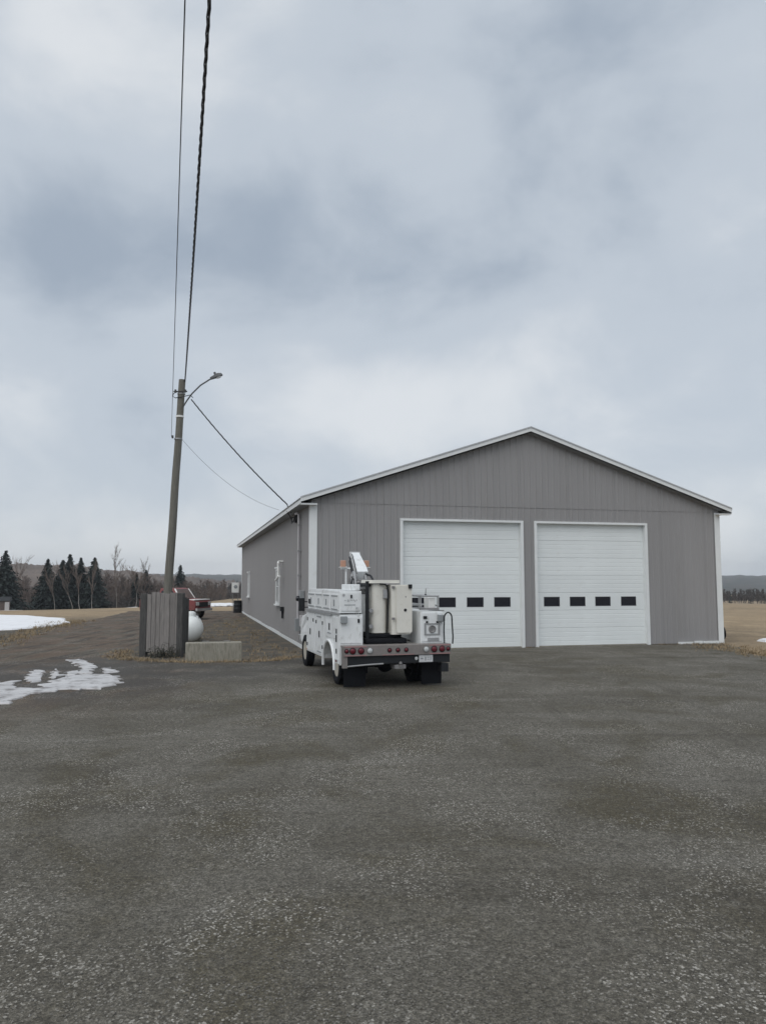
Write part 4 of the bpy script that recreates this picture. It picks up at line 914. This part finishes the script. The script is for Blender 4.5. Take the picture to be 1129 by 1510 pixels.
SP = [(-26.15, 188, 14.4, 6.83, 'tall dense spruce at the far left edge, beside the small shed'),
      (-23.55, 196, 13.3, 5.12, 'slender spruce, second from the left, standing a little apart'),
      (-22.60, 199, 13.2, 5.00, 'spruce pressed against the left of the tallest spruce in the middle clump'),
      (-22.15, 202, 14.6, 5.37, 'tallest spruce in the middle of the clump of four'),
      (-21.45, 204, 13.7, 4.76, 'spruce with pale birch stems in front, second from right in the clump'),
      (-20.55, 200, 13.4, 5.49, 'broad spruce at the right end of the clump'),
      (-17.75, 215, 9.6, 3.54, 'small spruce just left of the board screen'),
      (-17.10, 225, 10.8, 3.42, 'thin small spruce behind the top of the board screen'),
      (-14.75, 230, 11.6, 4.15, 'lone spruce just right of the utility pole')]
for i, (az, d, h, rb_, lab) in enumerate(SP): spruce('spruce_tree', lab, az, d, h, rb_, 100 + i)

def bare_tree(h, r, wid=1.0, maxd=3, tw=.035):
    """segments list (p0, p1, r0, r1) of a leafless tree"""
    segs = []
    def grow(p, d, ln, rad, depth):
        n = 3; q = p.copy(); dd = d.copy()
        for i in range(n):
            dd = dd + r.normal(0, .10, 3); dd[2] += .04; dd /= np.linalg.norm(dd); nx = q + dd * ln / n
            segs.append((q.copy(), nx.copy(), rad * (1 - .25 * i), rad * (1 - .25 * (i + 1)))); q = nx
            if depth < maxd and (i > 0 or depth > 0):
                for _ in range(2 if depth < 2 else 3):
                    a_ = r.uniform(0, 6.28); sp_ = np.array([math.cos(a_), math.sin(a_), 0]) * r.uniform(.35, .8) * wid
                    nd = dd + sp_; nd[2] += .15; nd /= np.linalg.norm(nd); grow(q, nd, ln * r.uniform(.42, .62), max(rad * .5, tw), depth + 1)
    grow(np.array([0., 0., 0.]), np.array([r.normal(0, .03), r.normal(0, .03), 1.]), h * .62, h * .011, 0)
    return segs
def segs_arrays(segs, off, scale=1.0):
    S0 = np.array([s[0] for s in segs]) * scale; S1 = np.array([s[1] for s in segs]) * scale
    r0 = np.array([s[2] for s in segs])[:, None]; r1 = np.array([s[3] for s in segs])[:, None]
    d = S1 - S0; d /= np.linalg.norm(d, axis=1)[:, None] + 1e-9
    ref = np.where(np.abs(d[:, 2:3]) > .9, np.array([[1., 0, 0]]), np.array([[0, 0, 1.]])); u = np.cross(d, ref); u /= np.linalg.norm(u, axis=1)[:, None] + 1e-9; v = np.cross(d, u)
    ring = []
    for S, rr in ((S0, r0), (S1, r1)):
        for k in range(3): a_ = 2 * PI * k / 3; ring.append(S + (u * math.cos(a_) + v * math.sin(a_)) * rr)
    Vv = np.stack(ring, 1).reshape(-1, 3) + np.array(off); n = len(segs); b = np.arange(n)[:, None] * 6
    Ff = np.concatenate([b + np.array([[k, (k + 1) % 3, 3 + (k + 1) % 3, 3 + k]]) for k in range(3)])
    return Vv, Ff
# birches in front of the spruces, individual trees
BI = [(-23.0, 186, 9.4, 'pale birch between the second spruce and the middle clump'),
      (-21.8, 187, 10.4, 'pale birch rising before the gap right of the tallest spruce'),
      (-21.35, 186, 10.6, 'whitest birch stem, in front of the second spruce from the clump\'s right end'),
      (-20.6, 185, 9.6, 'thin birch in front of the broad spruce at the clump\'s right end'),
      (-19.0, 205, 14.2, 'tall bare birch with a wide crown right of the spruce clump'),
      (-17.75, 175, 8.5, 'straight pale birch stem touching the left edge of the board screen'),
      (-16.9, 240, 13.0, 'bare tree rising above the wooded hill left of the utility pole'),
      (-25.2, 210, 13.8, 'tall bare tree with spindly top just right of the leftmost spruce')]
for i, (az, d, h, lab) in enumerate(BI):
    x, y = polar(az, d); t = thing('birch_tree', lab, 'tree', (x, y, tz(x, y) - .1), 0, 'bare birches before the wood')
    sg = bare_tree(h, np.random.default_rng(300 + i), .55, 3, .03); tr = [s for s in sg if s[2] > h * .0056]; br = [s for s in sg if s[2] <= h * .0056]
    ob('trunk', npmesh('trunk', *segs_arrays([(a_, b_, c_ * .9, d_ * .9) for a_, b_, c_, d_ in tr], (0, 0, 0)), M_birch), t)
    ob('crown', npmesh('crown', *segs_arrays(br, (0, 0, 0)), M_twig), t)
def wood(name, label, specs, m, proto):
    Vs, Fs, o = [], [], 0
    for (x, y, z, sc, rot, k) in specs:
        Vv, Ff = proto[k]; c_, s_ = math.cos(rot), math.sin(rot)
        Q = Vv * sc; Q = np.stack([Q[:, 0] * c_ - Q[:, 1] * s_ + x, Q[:, 0] * s_ + Q[:, 1] * c_ + y, Q[:, 2] + z], 1)
        Vs.append(Q); Fs.append(Ff + o); o += len(Q)
    tag(ob(name, npmesh(name, np.concatenate(Vs), np.concatenate(Fs), m)), label, 'wood', kind='stuff')
def flat_segs(segs, r):
    """each twig one narrow face turned at random"""
    S0 = np.array([s[0] for s in segs]); S1 = np.array([s[1] for s in segs]); r0 = np.array([s[2] for s in segs])[:, None]; r1 = np.array([s[3] for s in segs])[:, None]
    d = S1 - S0; u = np.cross(d, r.normal(0, 1, d.shape)); u /= np.linalg.norm(u, axis=1)[:, None] + 1e-9
    Vv = np.stack([S0 - u * r0, S0 + u * r0, S1 + u * r1, S1 - u * r1], 1).reshape(-1, 3)
    return Vv, np.arange(len(Vv)).reshape(-1, 4)
def brushy(h, seed, tw, wid):
    """tree whose upswept boughs end in sprays of twigs"""
    r = np.random.default_rng(seed); sg = []
    lean = r.normal(0, .03, 2); top = np.array([lean[0] * h, lean[1] * h, h])
    sg.append((np.zeros(3), top * .55, h * .013, h * .009)); sg.append((top * .55, top, h * .009, tw))
    for k in range(26):
        f = r.uniform(.22, .97); p0 = top * f; a_ = r.uniform(0, 6.28); ln = h * r.uniform(.14, .34) * (1.12 - f * .75) * wid
        p1 = p0 + np.array([math.cos(a_) * .62, math.sin(a_) * .62, .8]) * ln; sg.append((p0, p1, tw * 1.5, tw))
        for j in range(8):
            q0 = p0 + (p1 - p0) * r.uniform(.3, 1); b_ = r.uniform(0, 6.28); l2 = h * r.uniform(.05, .13); sg.append((q0, q0 + np.array([math.cos(b_) * .6, math.sin(b_) * .6, r.uniform(.3, 1.0)]) * l2, tw * .9, tw * .45))
    return flat_segs(sg, r)
pa = [brushy(11, 50 + i, .055, 1.0) for i in range(9)]
sp_ = []
for i in range(1150):
    az = rng.uniform(-32, -11.5); d = rng.uniform(212, 360)
    x, y = polar(az, d); sp_.append((x, y, tz(x, y) - .2, rng.uniform(.55, 1.05) * np.interp(az, [-30, -20, -16, -13, -11], [1.0, .95, .78, .55, .5]), rng.uniform(0, 6.28), rng.integers(9)))
wood('bare_wood', 'leafless grey brown wood behind the spruces', sp_, M_twig, pa)
def shrub(seed):
    r = np.random.default_rng(seed); sg = []
    for k in range(9):
        a_ = r.uniform(0, 6.28); p0 = np.array([r.normal(0, .6), r.normal(0, .6), 0]); p1 = p0 + np.array([math.cos(a_) * .5, math.sin(a_) * .5, r.uniform(1.2, 3.0)])
        sg.append((p0, p1, .06, .04))
        for j in range(6): q0 = p0 + (p1 - p0) * r.uniform(.2, .95); sg.append((q0, q0 + np.array([r.normal(0, .5), r.normal(0, .5), r.uniform(.2, .9)]), .05, .03))
    return flat_segs(sg, r)
sa = [shrub(500 + i) for i in range(6)]
sp_ = []
for i in range(1500):
    az = rng.uniform(-32, -9.5); d = rng.uniform(206, 300) + (90 if az > -14 else 0)
    x, y = polar(az, d); sp_.append((x, y, tz(x, y) - .2, rng.uniform(.7, 1.5), rng.uniform(0, 6.28), rng.integers(6)))
wood('brush', 'low leafless brush along the foot of the left wood', sp_, M_fartwig, sa)
# far wood behind the field: small conifers and leafless trees, both sides of the building
def small_conifer(r, h):
    V = []
    for i in range(110):
        f = r.random() ** .8; z = h * (.04 + .96 * f); rad = h * .17 * (1 - f) + .1; a_ = r.uniform(0, 6.28); q = r.uniform(.3, 1) * rad
        c_ = np.array([math.cos(a_) * q, math.sin(a_) * q, z]); w_ = .22 + .6 * (1 - f); t_ = a_ + r.normal(0, .8); du = np.array([math.cos(t_), math.sin(t_), -.5]) * w_; dw = np.array([-math.sin(t_), math.cos(t_), r.normal(0, .5)]) * w_ * .7
        V += [c_ - du * .3 - dw, c_ - du * .3 + dw, c_ + du + dw * .3, c_ + du - dw * .3]
    V = np.array(V); return V, np.arange(len(V)).reshape(-1, 4)
ca_ = [small_conifer(np.random.default_rng(700 + i), 9.0) for i in range(5)]
for lab, ra, n_, sc in (('far dark conifers beyond the field left of the building', (-16, -2), 210, (.5, 1.0)), ('far dark conifers in the wood right of the building', (2, 42), 120, (.35, .6))):
    sp_ = []
    for i in range(n_):
        az = rng.uniform(*ra); d = rng.uniform(350, 470); x, y = polar(az, d); sp_.append((x, y, tz(x, y) - .2, rng.uniform(*sc), rng.uniform(0, 6.28), rng.integers(5)))
    wood('far_conifers', lab, sp_, M_needle, ca_)
pf = [brushy(8, 80 + i, .10, 1.25) for i in range(5)]
for lab, ra, n_ in (('far leafless wood at the end of the field left of the building', (-16, -2), 420), ('far leafless wood across the field right of the building', (4, 42), 1500)):
    sp_ = []
    for i in range(n_):
        az = rng.uniform(*ra); d = rng.uniform(335, 470); x, y = polar(az, d); sp_.append((x, y, tz(x, y) - .2, rng.uniform(.5, .85) * (1.0 if ra[0] < 0 else .86), rng.uniform(0, 6.28), rng.integers(5)))
    wood('far_wood', lab, sp_, M_fartwig, pf)

# ================================================================ hills
def ridge(name, label, azs, prof, d0, d1, seed, rough=1.0, m=M_hill):
    """land rising from d0 to the ridge at d1, prof = ridge height by azimuth"""
    r = np.random.default_rng(seed); na, nd = 420, 26
    az = np.linspace(azs[0], azs[1], na); ph = r.uniform(0, 6.28, 24); fr_ = r.uniform(.4, 9, 24)
    V = []
    for j in range(nd):
        t = j / (nd - 1); d = d0 + (d1 - d0) * t
        H_ = np.interp(az, *prof); zb_ = terrain(d0 * np.sin(np.radians(az)), d0 * np.cos(np.radians(az))) - 3
        s = t * t * (3 - 2 * t) if t < .92 else t * t * (3 - 2 * t)
        n_ = sum(np.sin(az * f * 2 + p_ + t * f) / f for f, p_ in zip(fr_, ph)) * .5
        zc = zb_ + (H_ + n_ * rough - zb_) * s + r.normal(0, 1.1 * rough, na) * s
        V.append(np.stack([d * np.sin(np.radians(az)), d * np.cos(np.radians(az)), zc], 1))
    V.append(np.stack([(d1 * 1.25) * np.sin(np.radians(az)), (d1 * 1.25) * np.cos(np.radians(az)), np.full(na, -40.)], 1)); nd += 1
    V = np.concatenate(V); k = np.arange(na - 1); F = np.concatenate([np.stack([j * na + k, (j + 1) * na + k, (j + 1) * na + k + 1, j * na + k + 1], 1)[:, ::-1] for j in range(nd - 1)])
    tag(ob(name, npmesh(name, V, F, m)), label, 'hill', kind='structure')
ridge('hill', 'wooded hill behind the spruces on the left', (-60, -9), ([-60, -32, -26, -22, -18, -15, -12, -9], [16, 15, 14.5, 14, 9, 6, 3, 0]), 330, 620, 1, .5, M_hill2)
ridge('far_hills', 'low blue wooded hills along the horizon', (-75, 75), ([-75, -30, -15, -9, 0, 12, 20, 24, 30, 75], [24, 24, 22, 20, 22, 24, 20, 17, 16, 22]), 445, 2400, 2, 1.0)

# ================================================================ snow and slush
f_px, cx_, cy_ = 1130.0, 564.5, 755.0
def pg(u, v):
    """outline points surveyed on the flat yard"""
    d = Vector(((u - cx_) / f_px, 0, 0)) + Vector((0, math.cos(PITCH), math.sin(PITCH))) + Vector((0, -math.sin(PITCH), math.cos(PITCH))) * ((cy_ - v) / f_px)
    t = -2.26 / d.z; return (d.x * t, d.y * t)
def patch(name, label, cat, pts, h, m, z0=0.004, jit=.06, sub=.35, group=None):
    ol = blob(pts, jit, sub); n = len(ol); P = np.array(ol); c_ = P.mean(0)
    rings = [(1.0, 0.0), (.93, .45), (.80, .8), (.55, 1.0), (.25, 1.0)]
    bm = bmesh.new(); 
    # inset along the local normal keeps narrow lobes intact
    nx = np.roll(P, -1, 0) - np.roll(P, 1, 0); nrm = np.stack([nx[:, 1], -nx[:, 0]], 1); nrm /= np.linalg.norm(nrm, axis=1)[:, None] + 1e-9
    area = 0.5 * np.sum(P[:, 0] * np.roll(P[:, 1], -1) - np.roll(P[:, 0], -1) * P[:, 1]); nrm = nrm * np.sign(area)
    zb_ = terrain(P[:, 0], P[:, 1])
    v0 = [bm.verts.new((p[0], p[1], zb_[i] + z0 - .03)) for i, p in enumerate(P)]
    Q = P - nrm * min(.10, h * 1.5); v1 = [bm.verts.new((p[0], p[1], zb_[i] + z0 + h * rng.uniform(.6, 1.15))) for i, p in enumerate(Q)]
    for i in range(n): bm.faces.new((v0[i], v0[(i + 1) % n], v1[(i + 1) % n], v1[i]))
    f_ = bm.faces.new(v1); bmesh.ops.triangulate(bm, faces=[f_]); bmesh.ops.recalc_face_normals(bm, faces=bm.faces)
    me = bpy.data.meshes.new(name); bm.to_mesh(me); bm.free(); me.materials.append(m)
    return tag(ob(name, me), label, cat, group)
def z3(pts): return [pg(x / 3.051, 790 + y / 3.051) for x, y in pts]
patch('slush_patch', 'long pale slush patch filling the rut at the left edge of the yard', 'snow', z3([(-160, 640), (0, 665), (75, 655), (80, 685), (170, 690), (230, 655), (380, 625), (500, 625), (545, 645), (545, 660), (440, 690), (330, 690), (200, 705), (120, 720), (60, 755), (-20, 765), (-180, 740)]), .02, M_slush, jit=.085, sub=.16)
patch('slush_patch', 'small slush patch left of the three, above the long slush patch', 'snow', z3([(115, 640), (165, 605), (200, 610), (178, 640), (190, 660), (140, 664)]), .018, M_slush, jit=.07, sub=.13)
patch('slush_patch', 'smallest round slush spot between two others above the long patch', 'snow', z3([(233, 622), (252, 600), (278, 628), (250, 644)]), .018, M_slush, jit=.06, sub=.12)
patch('slush_patch', 'hook shaped slush patch farthest up the muddy track', 'snow', z3([(295, 562), (370, 556), (412, 575), (412, 620), (368, 624), (376, 592), (338, 572)]), .018, M_slush, jit=.085, sub=.16)
patch('slush_patch', 'slush sliver right of the hook, nearest the board screen', 'snow', z3([(458, 602), (490, 595), (522, 616), (468, 622)]), .018, M_slush, jit=.06, sub=.12)
patch('slush_patch', 'flat slush strip under the hook shaped patch', 'snow', z3([(298, 618), (360, 606), (358, 630), (308, 636)]), .018, M_slush, jit=.06, sub=.12)
patch('snow_patch', 'wide bright snow patch on the grass left of the lane', 'snow', [pg(*q) for q in ((-120, 906), (0, 907.5), (45, 909), (80, 912), (108, 917), (92, 920), (60, 925), (20, 928), (0, 929), (-120, 934))], .07, M_snow, 0, .15, .8)
def arcpatch(lab, az0, az1, d0, d1, h=.25):
    pts = [polar(a_, d0 + rng.uniform(-.6, .6)) for a_ in np.linspace(az0, az1, 9)] + [polar(a_, d1 + rng.uniform(-2, 2)) for a_ in np.linspace(az1, az0, 9)]
    patch('snow_patch', lab, 'snow', pts, h, M_snow, 0.05, .15, 3)
arcpatch('snow sliver at the foot of the leftmost spruce', -29, -24.9, 120, 150)
arcpatch('thin snow line along the foot of the spruce clump', -24.2, -17.7, 165, 182, .3)
arcpatch('snow strip across the field between the red pickup and the building', -13.0, -10.6, 74, 86, .12)
patch('snow_patch', 'scrap of snow at the right picture edge beyond the corner', 'snow', [pg(*q) for q in ((1119, 944.5), (1135, 942), (1160, 943), (1150, 946), (1125, 946))], .06, M_snow, 0, .06, .4)

# ================================================================ dry grass, weeds, stones
def tufts(name, label, spots, m, hmin, hmax, blades, lean=.5, wd=.008, spread=.09, kind='stuff'):
    V = []
    for x, y in spots:
        z = tz(x, y) - .03; sc = rng.uniform(.6, 1.2)
        for b_ in range(blades):
            a_ = rng.uniform(0, 6.28); h = rng.uniform(hmin, hmax) * sc; px, py = x + rng.normal(0, spread), y + rng.normal(0, spread); l_ = rng.uniform(.1, lean) * h
            dx, dy = math.cos(a_), math.sin(a_); w_ = wd * rng.uniform(.6, 1.4)
            m1 = np.array([px + dx * l_ * .35, py + dy * l_ * .35, z + h * .6]); tip = np.array([px + dx * l_ * 1.2, py + dy * l_ * 1.2, z + h * rng.uniform(.75, 1)])
            s = np.array([-dy, dx, 0]) * w_; b0 = np.array([px, py, z])
            V += [b0 - s, b0 + s, m1 + s * .8, m1 - s * .8, m1 - s * .8, m1 + s * .8, tip + s * .2, tip - s * .2]
    V = np.array(V); tag(ob(name, npmesh(name, V, np.arange(len(V)).reshape(-1, 4), m)), label, 'grass', kind=kind)
def along(pts, n, jit):
    P = [np.array(p) for p in pts]; o = []
    for i in range(n): k = rng.integers(len(P) - 1); o.append(P[k] + (P[k + 1] - P[k]) * rng.random() + rng.normal(0, jit, 2))
    return o
edge = [(-8.6, 25.6), (-8.0, 23.2), (-7.2, 22.4), (-5.2, 21.7), (-3.4, 22.1), (-2.4, 23.4)]
tufts('dry_grass', 'dry brown grass along the yard edge by the screen and block', along(edge, 420, .20), M_straw, .02, .11, 9, 1.3)
side = [(x_ * A[0] + y_ * B[0] + C0[0], x_ * A[1] + y_ * B[1] + C0[1]) for x_, y_ in zip(rng.uniform(-4.5, -.3, 520), rng.uniform(-1.5, 30, 520))]
side = [p for p in side if p[0] > -8.8]
tufts('dead_grass', 'flattened dead grass between the tank and the left wall', side, M_straw, .03, .12, 8, 1.2)
tufts('dry_grass', 'dry grass at the right front corner of the building', along([(11.6, 27.5), (11.6, 24.4), (12.8, 21.8), (17, 19.4), (24, 18)], 600, .5), M_straw, .04, .14, 12, 1.0)
tufts('dry_grass', 'dry straw grass along the left edge of the lane', along([(-22, 16.5), (-15, 24), (-14, 27.6), (-16.4, 38), (-17.5, 44.6)], 600, .5), M_straw, .05, .18, 12, 1.0)
tufts('wall_foot_weeds', 'sparse dead weeds and grit along the foot of the front wall', [bl(x_, -.06 - abs(rng.normal(0, .05))) for x_ in np.concatenate([rng.uniform(0, 2.9, 50), rng.uniform(7.35, 7.85, 14), rng.uniform(12.3, 15.2, 70)])], M_straw, .02, .09, 7, 1.2)
wd_ = thing('bramble', 'dark leafless bramble at the foot of the board screen', 'plant', (-6.55, 23.2, 0))
mb = MB()
for k in range(34):
    a_ = random.uniform(0, 6.28); x0 = random.gauss(0, .22); ln = random.uniform(.15, .5); hh = random.uniform(.12, .42)
    mb.tube([(x0, random.gauss(0, .05), -.02), (x0 + math.cos(a_) * ln * .4, math.sin(a_) * ln * .25, hh), (x0 + math.cos(a_) * ln, math.sin(a_) * ln * .5 - .03, hh * random.uniform(.5, 1.1))], [.009, .007, .003], 4)
mb.build('stems', M_weed, wd_)
mb = MB()
for k in range(170):
    x, y, z = random.gauss(0, .26), random.gauss(-.03, .07), abs(random.gauss(.05, .14)); s = random.uniform(.015, .04); Mq = Matrix.Translation((x, y, z)) @ Matrix.Rotation(random.uniform(0, 6), 4, (random.random(), random.random(), random.random()))
    mb.add([Mq @ Vector(q) for q in ((-s, 0, 0), (0, -s * .6, .004), (s, 0, 0), (0, s * .6, .004))], [(0, 1, 2, 3)])
mb.build('dead_leaves', M_weed, wd_)

def stones(name, label, n, dmin, dmax, smin, smax, m, power=1.6):
    d = dmin + (dmax - dmin) * rng.random(n) ** power; az = np.radians(rng.uniform(-33, 33, n)); x, y = d * np.sin(az), d * np.cos(az)
    # clusters: keep where a smooth random field is high
    f = np.zeros(n)
    for k in range(9):
        kx, ky, ph = rng.normal(0, 1.1), rng.normal(0, 1.1), rng.uniform(0, 6.28); f += np.sin(kx * x + ky * y + ph)
    keep = rng.random(n) < 1 / (1 + np.exp(-(f - 2.0) * 1.6)) + .05; x, y = x[keep], y[keep]; n = len(x)
    s = smin + (smax - smin) * rng.random(n) ** 3.2
    base = np.array([[1, 0, 0], [.25, .95, .1], [-.8, .55, 0], [-.75, -.6, .05], [.3, -.9, 0], [.15, .05, .75], [-.1, 0, -.6]])
    T = np.array([[i, (i + 1) % 5, 5] for i in range(5)] + [[(i + 1) % 5, i, 6] for i in range(5)])
    ro = rng.uniform(0, 6.28, n); c_, s_ = np.cos(ro), np.sin(ro); J = 1 + rng.normal(0, .18, (n, 7, 3)); Bv = base[None] * J * s[:, None, None]; Bv[:, :, 0] *= rng.uniform(.8, 1.5, n)[:, None]
    X = Bv[:, :, 0] * c_[:, None] - Bv[:, :, 1] * s_[:, None] + x[:, None]; Y = Bv[:, :, 0] * s_[:, None] + Bv[:, :, 1] * c_[:, None] + y[:, None]; Z = Bv[:, :, 2] + (s * .18)[:, None]
    V = np.stack([X, Y, Z], 2).reshape(-1, 3); F = (np.arange(n)[:, None, None] * 7 + T[None]).reshape(-1, 3)
    tag(ob(name, npmesh(name, V, F, m)), label, 'gravel', kind='stuff')
M_st1 = mat('stone_grey', (0.125, 0.117, 0.10), 0.85, 0, .5, 25, col2=(0.09, 0.088, 0.08)); M_st2 = mat('stone_pale', (0.21, 0.20, 0.18), 0.85, 0, .6, 25)
stones('gravel_stones', 'loose dark grey stones scattered over the near yard', 120000, 3.2, 16, .003, .011, M_st1)
stones('pale_stones', 'loose pale stone chips scattered over the near yard', 19000, 3.2, 22, .0022, .011, M_st2)

# ================================================================ haze
bx = MB().box(-3200, 3200, -600, 3200, -60, 75)
M_haze = bpy.data.materials.new('haze'); M_haze.use_nodes = True; t = M_haze.node_tree; t.nodes.clear()
o_ = N(t, 'ShaderNodeOutputMaterial'); v_ = N(t, 'ShaderNodeVolumePrincipled'); v_.inputs['Color'].default_value = (.86, .91, .97, 1); v_.inputs['Density'].default_value = 0.00022; v_.inputs['Anisotropy'].default_value = 0.0
t.links.new(v_.outputs[0], o_.inputs['Volume'])
hz = bx.build('haze', M_haze); tag(hz, 'thin haze over the whole valley', 'haze', kind='stuff')
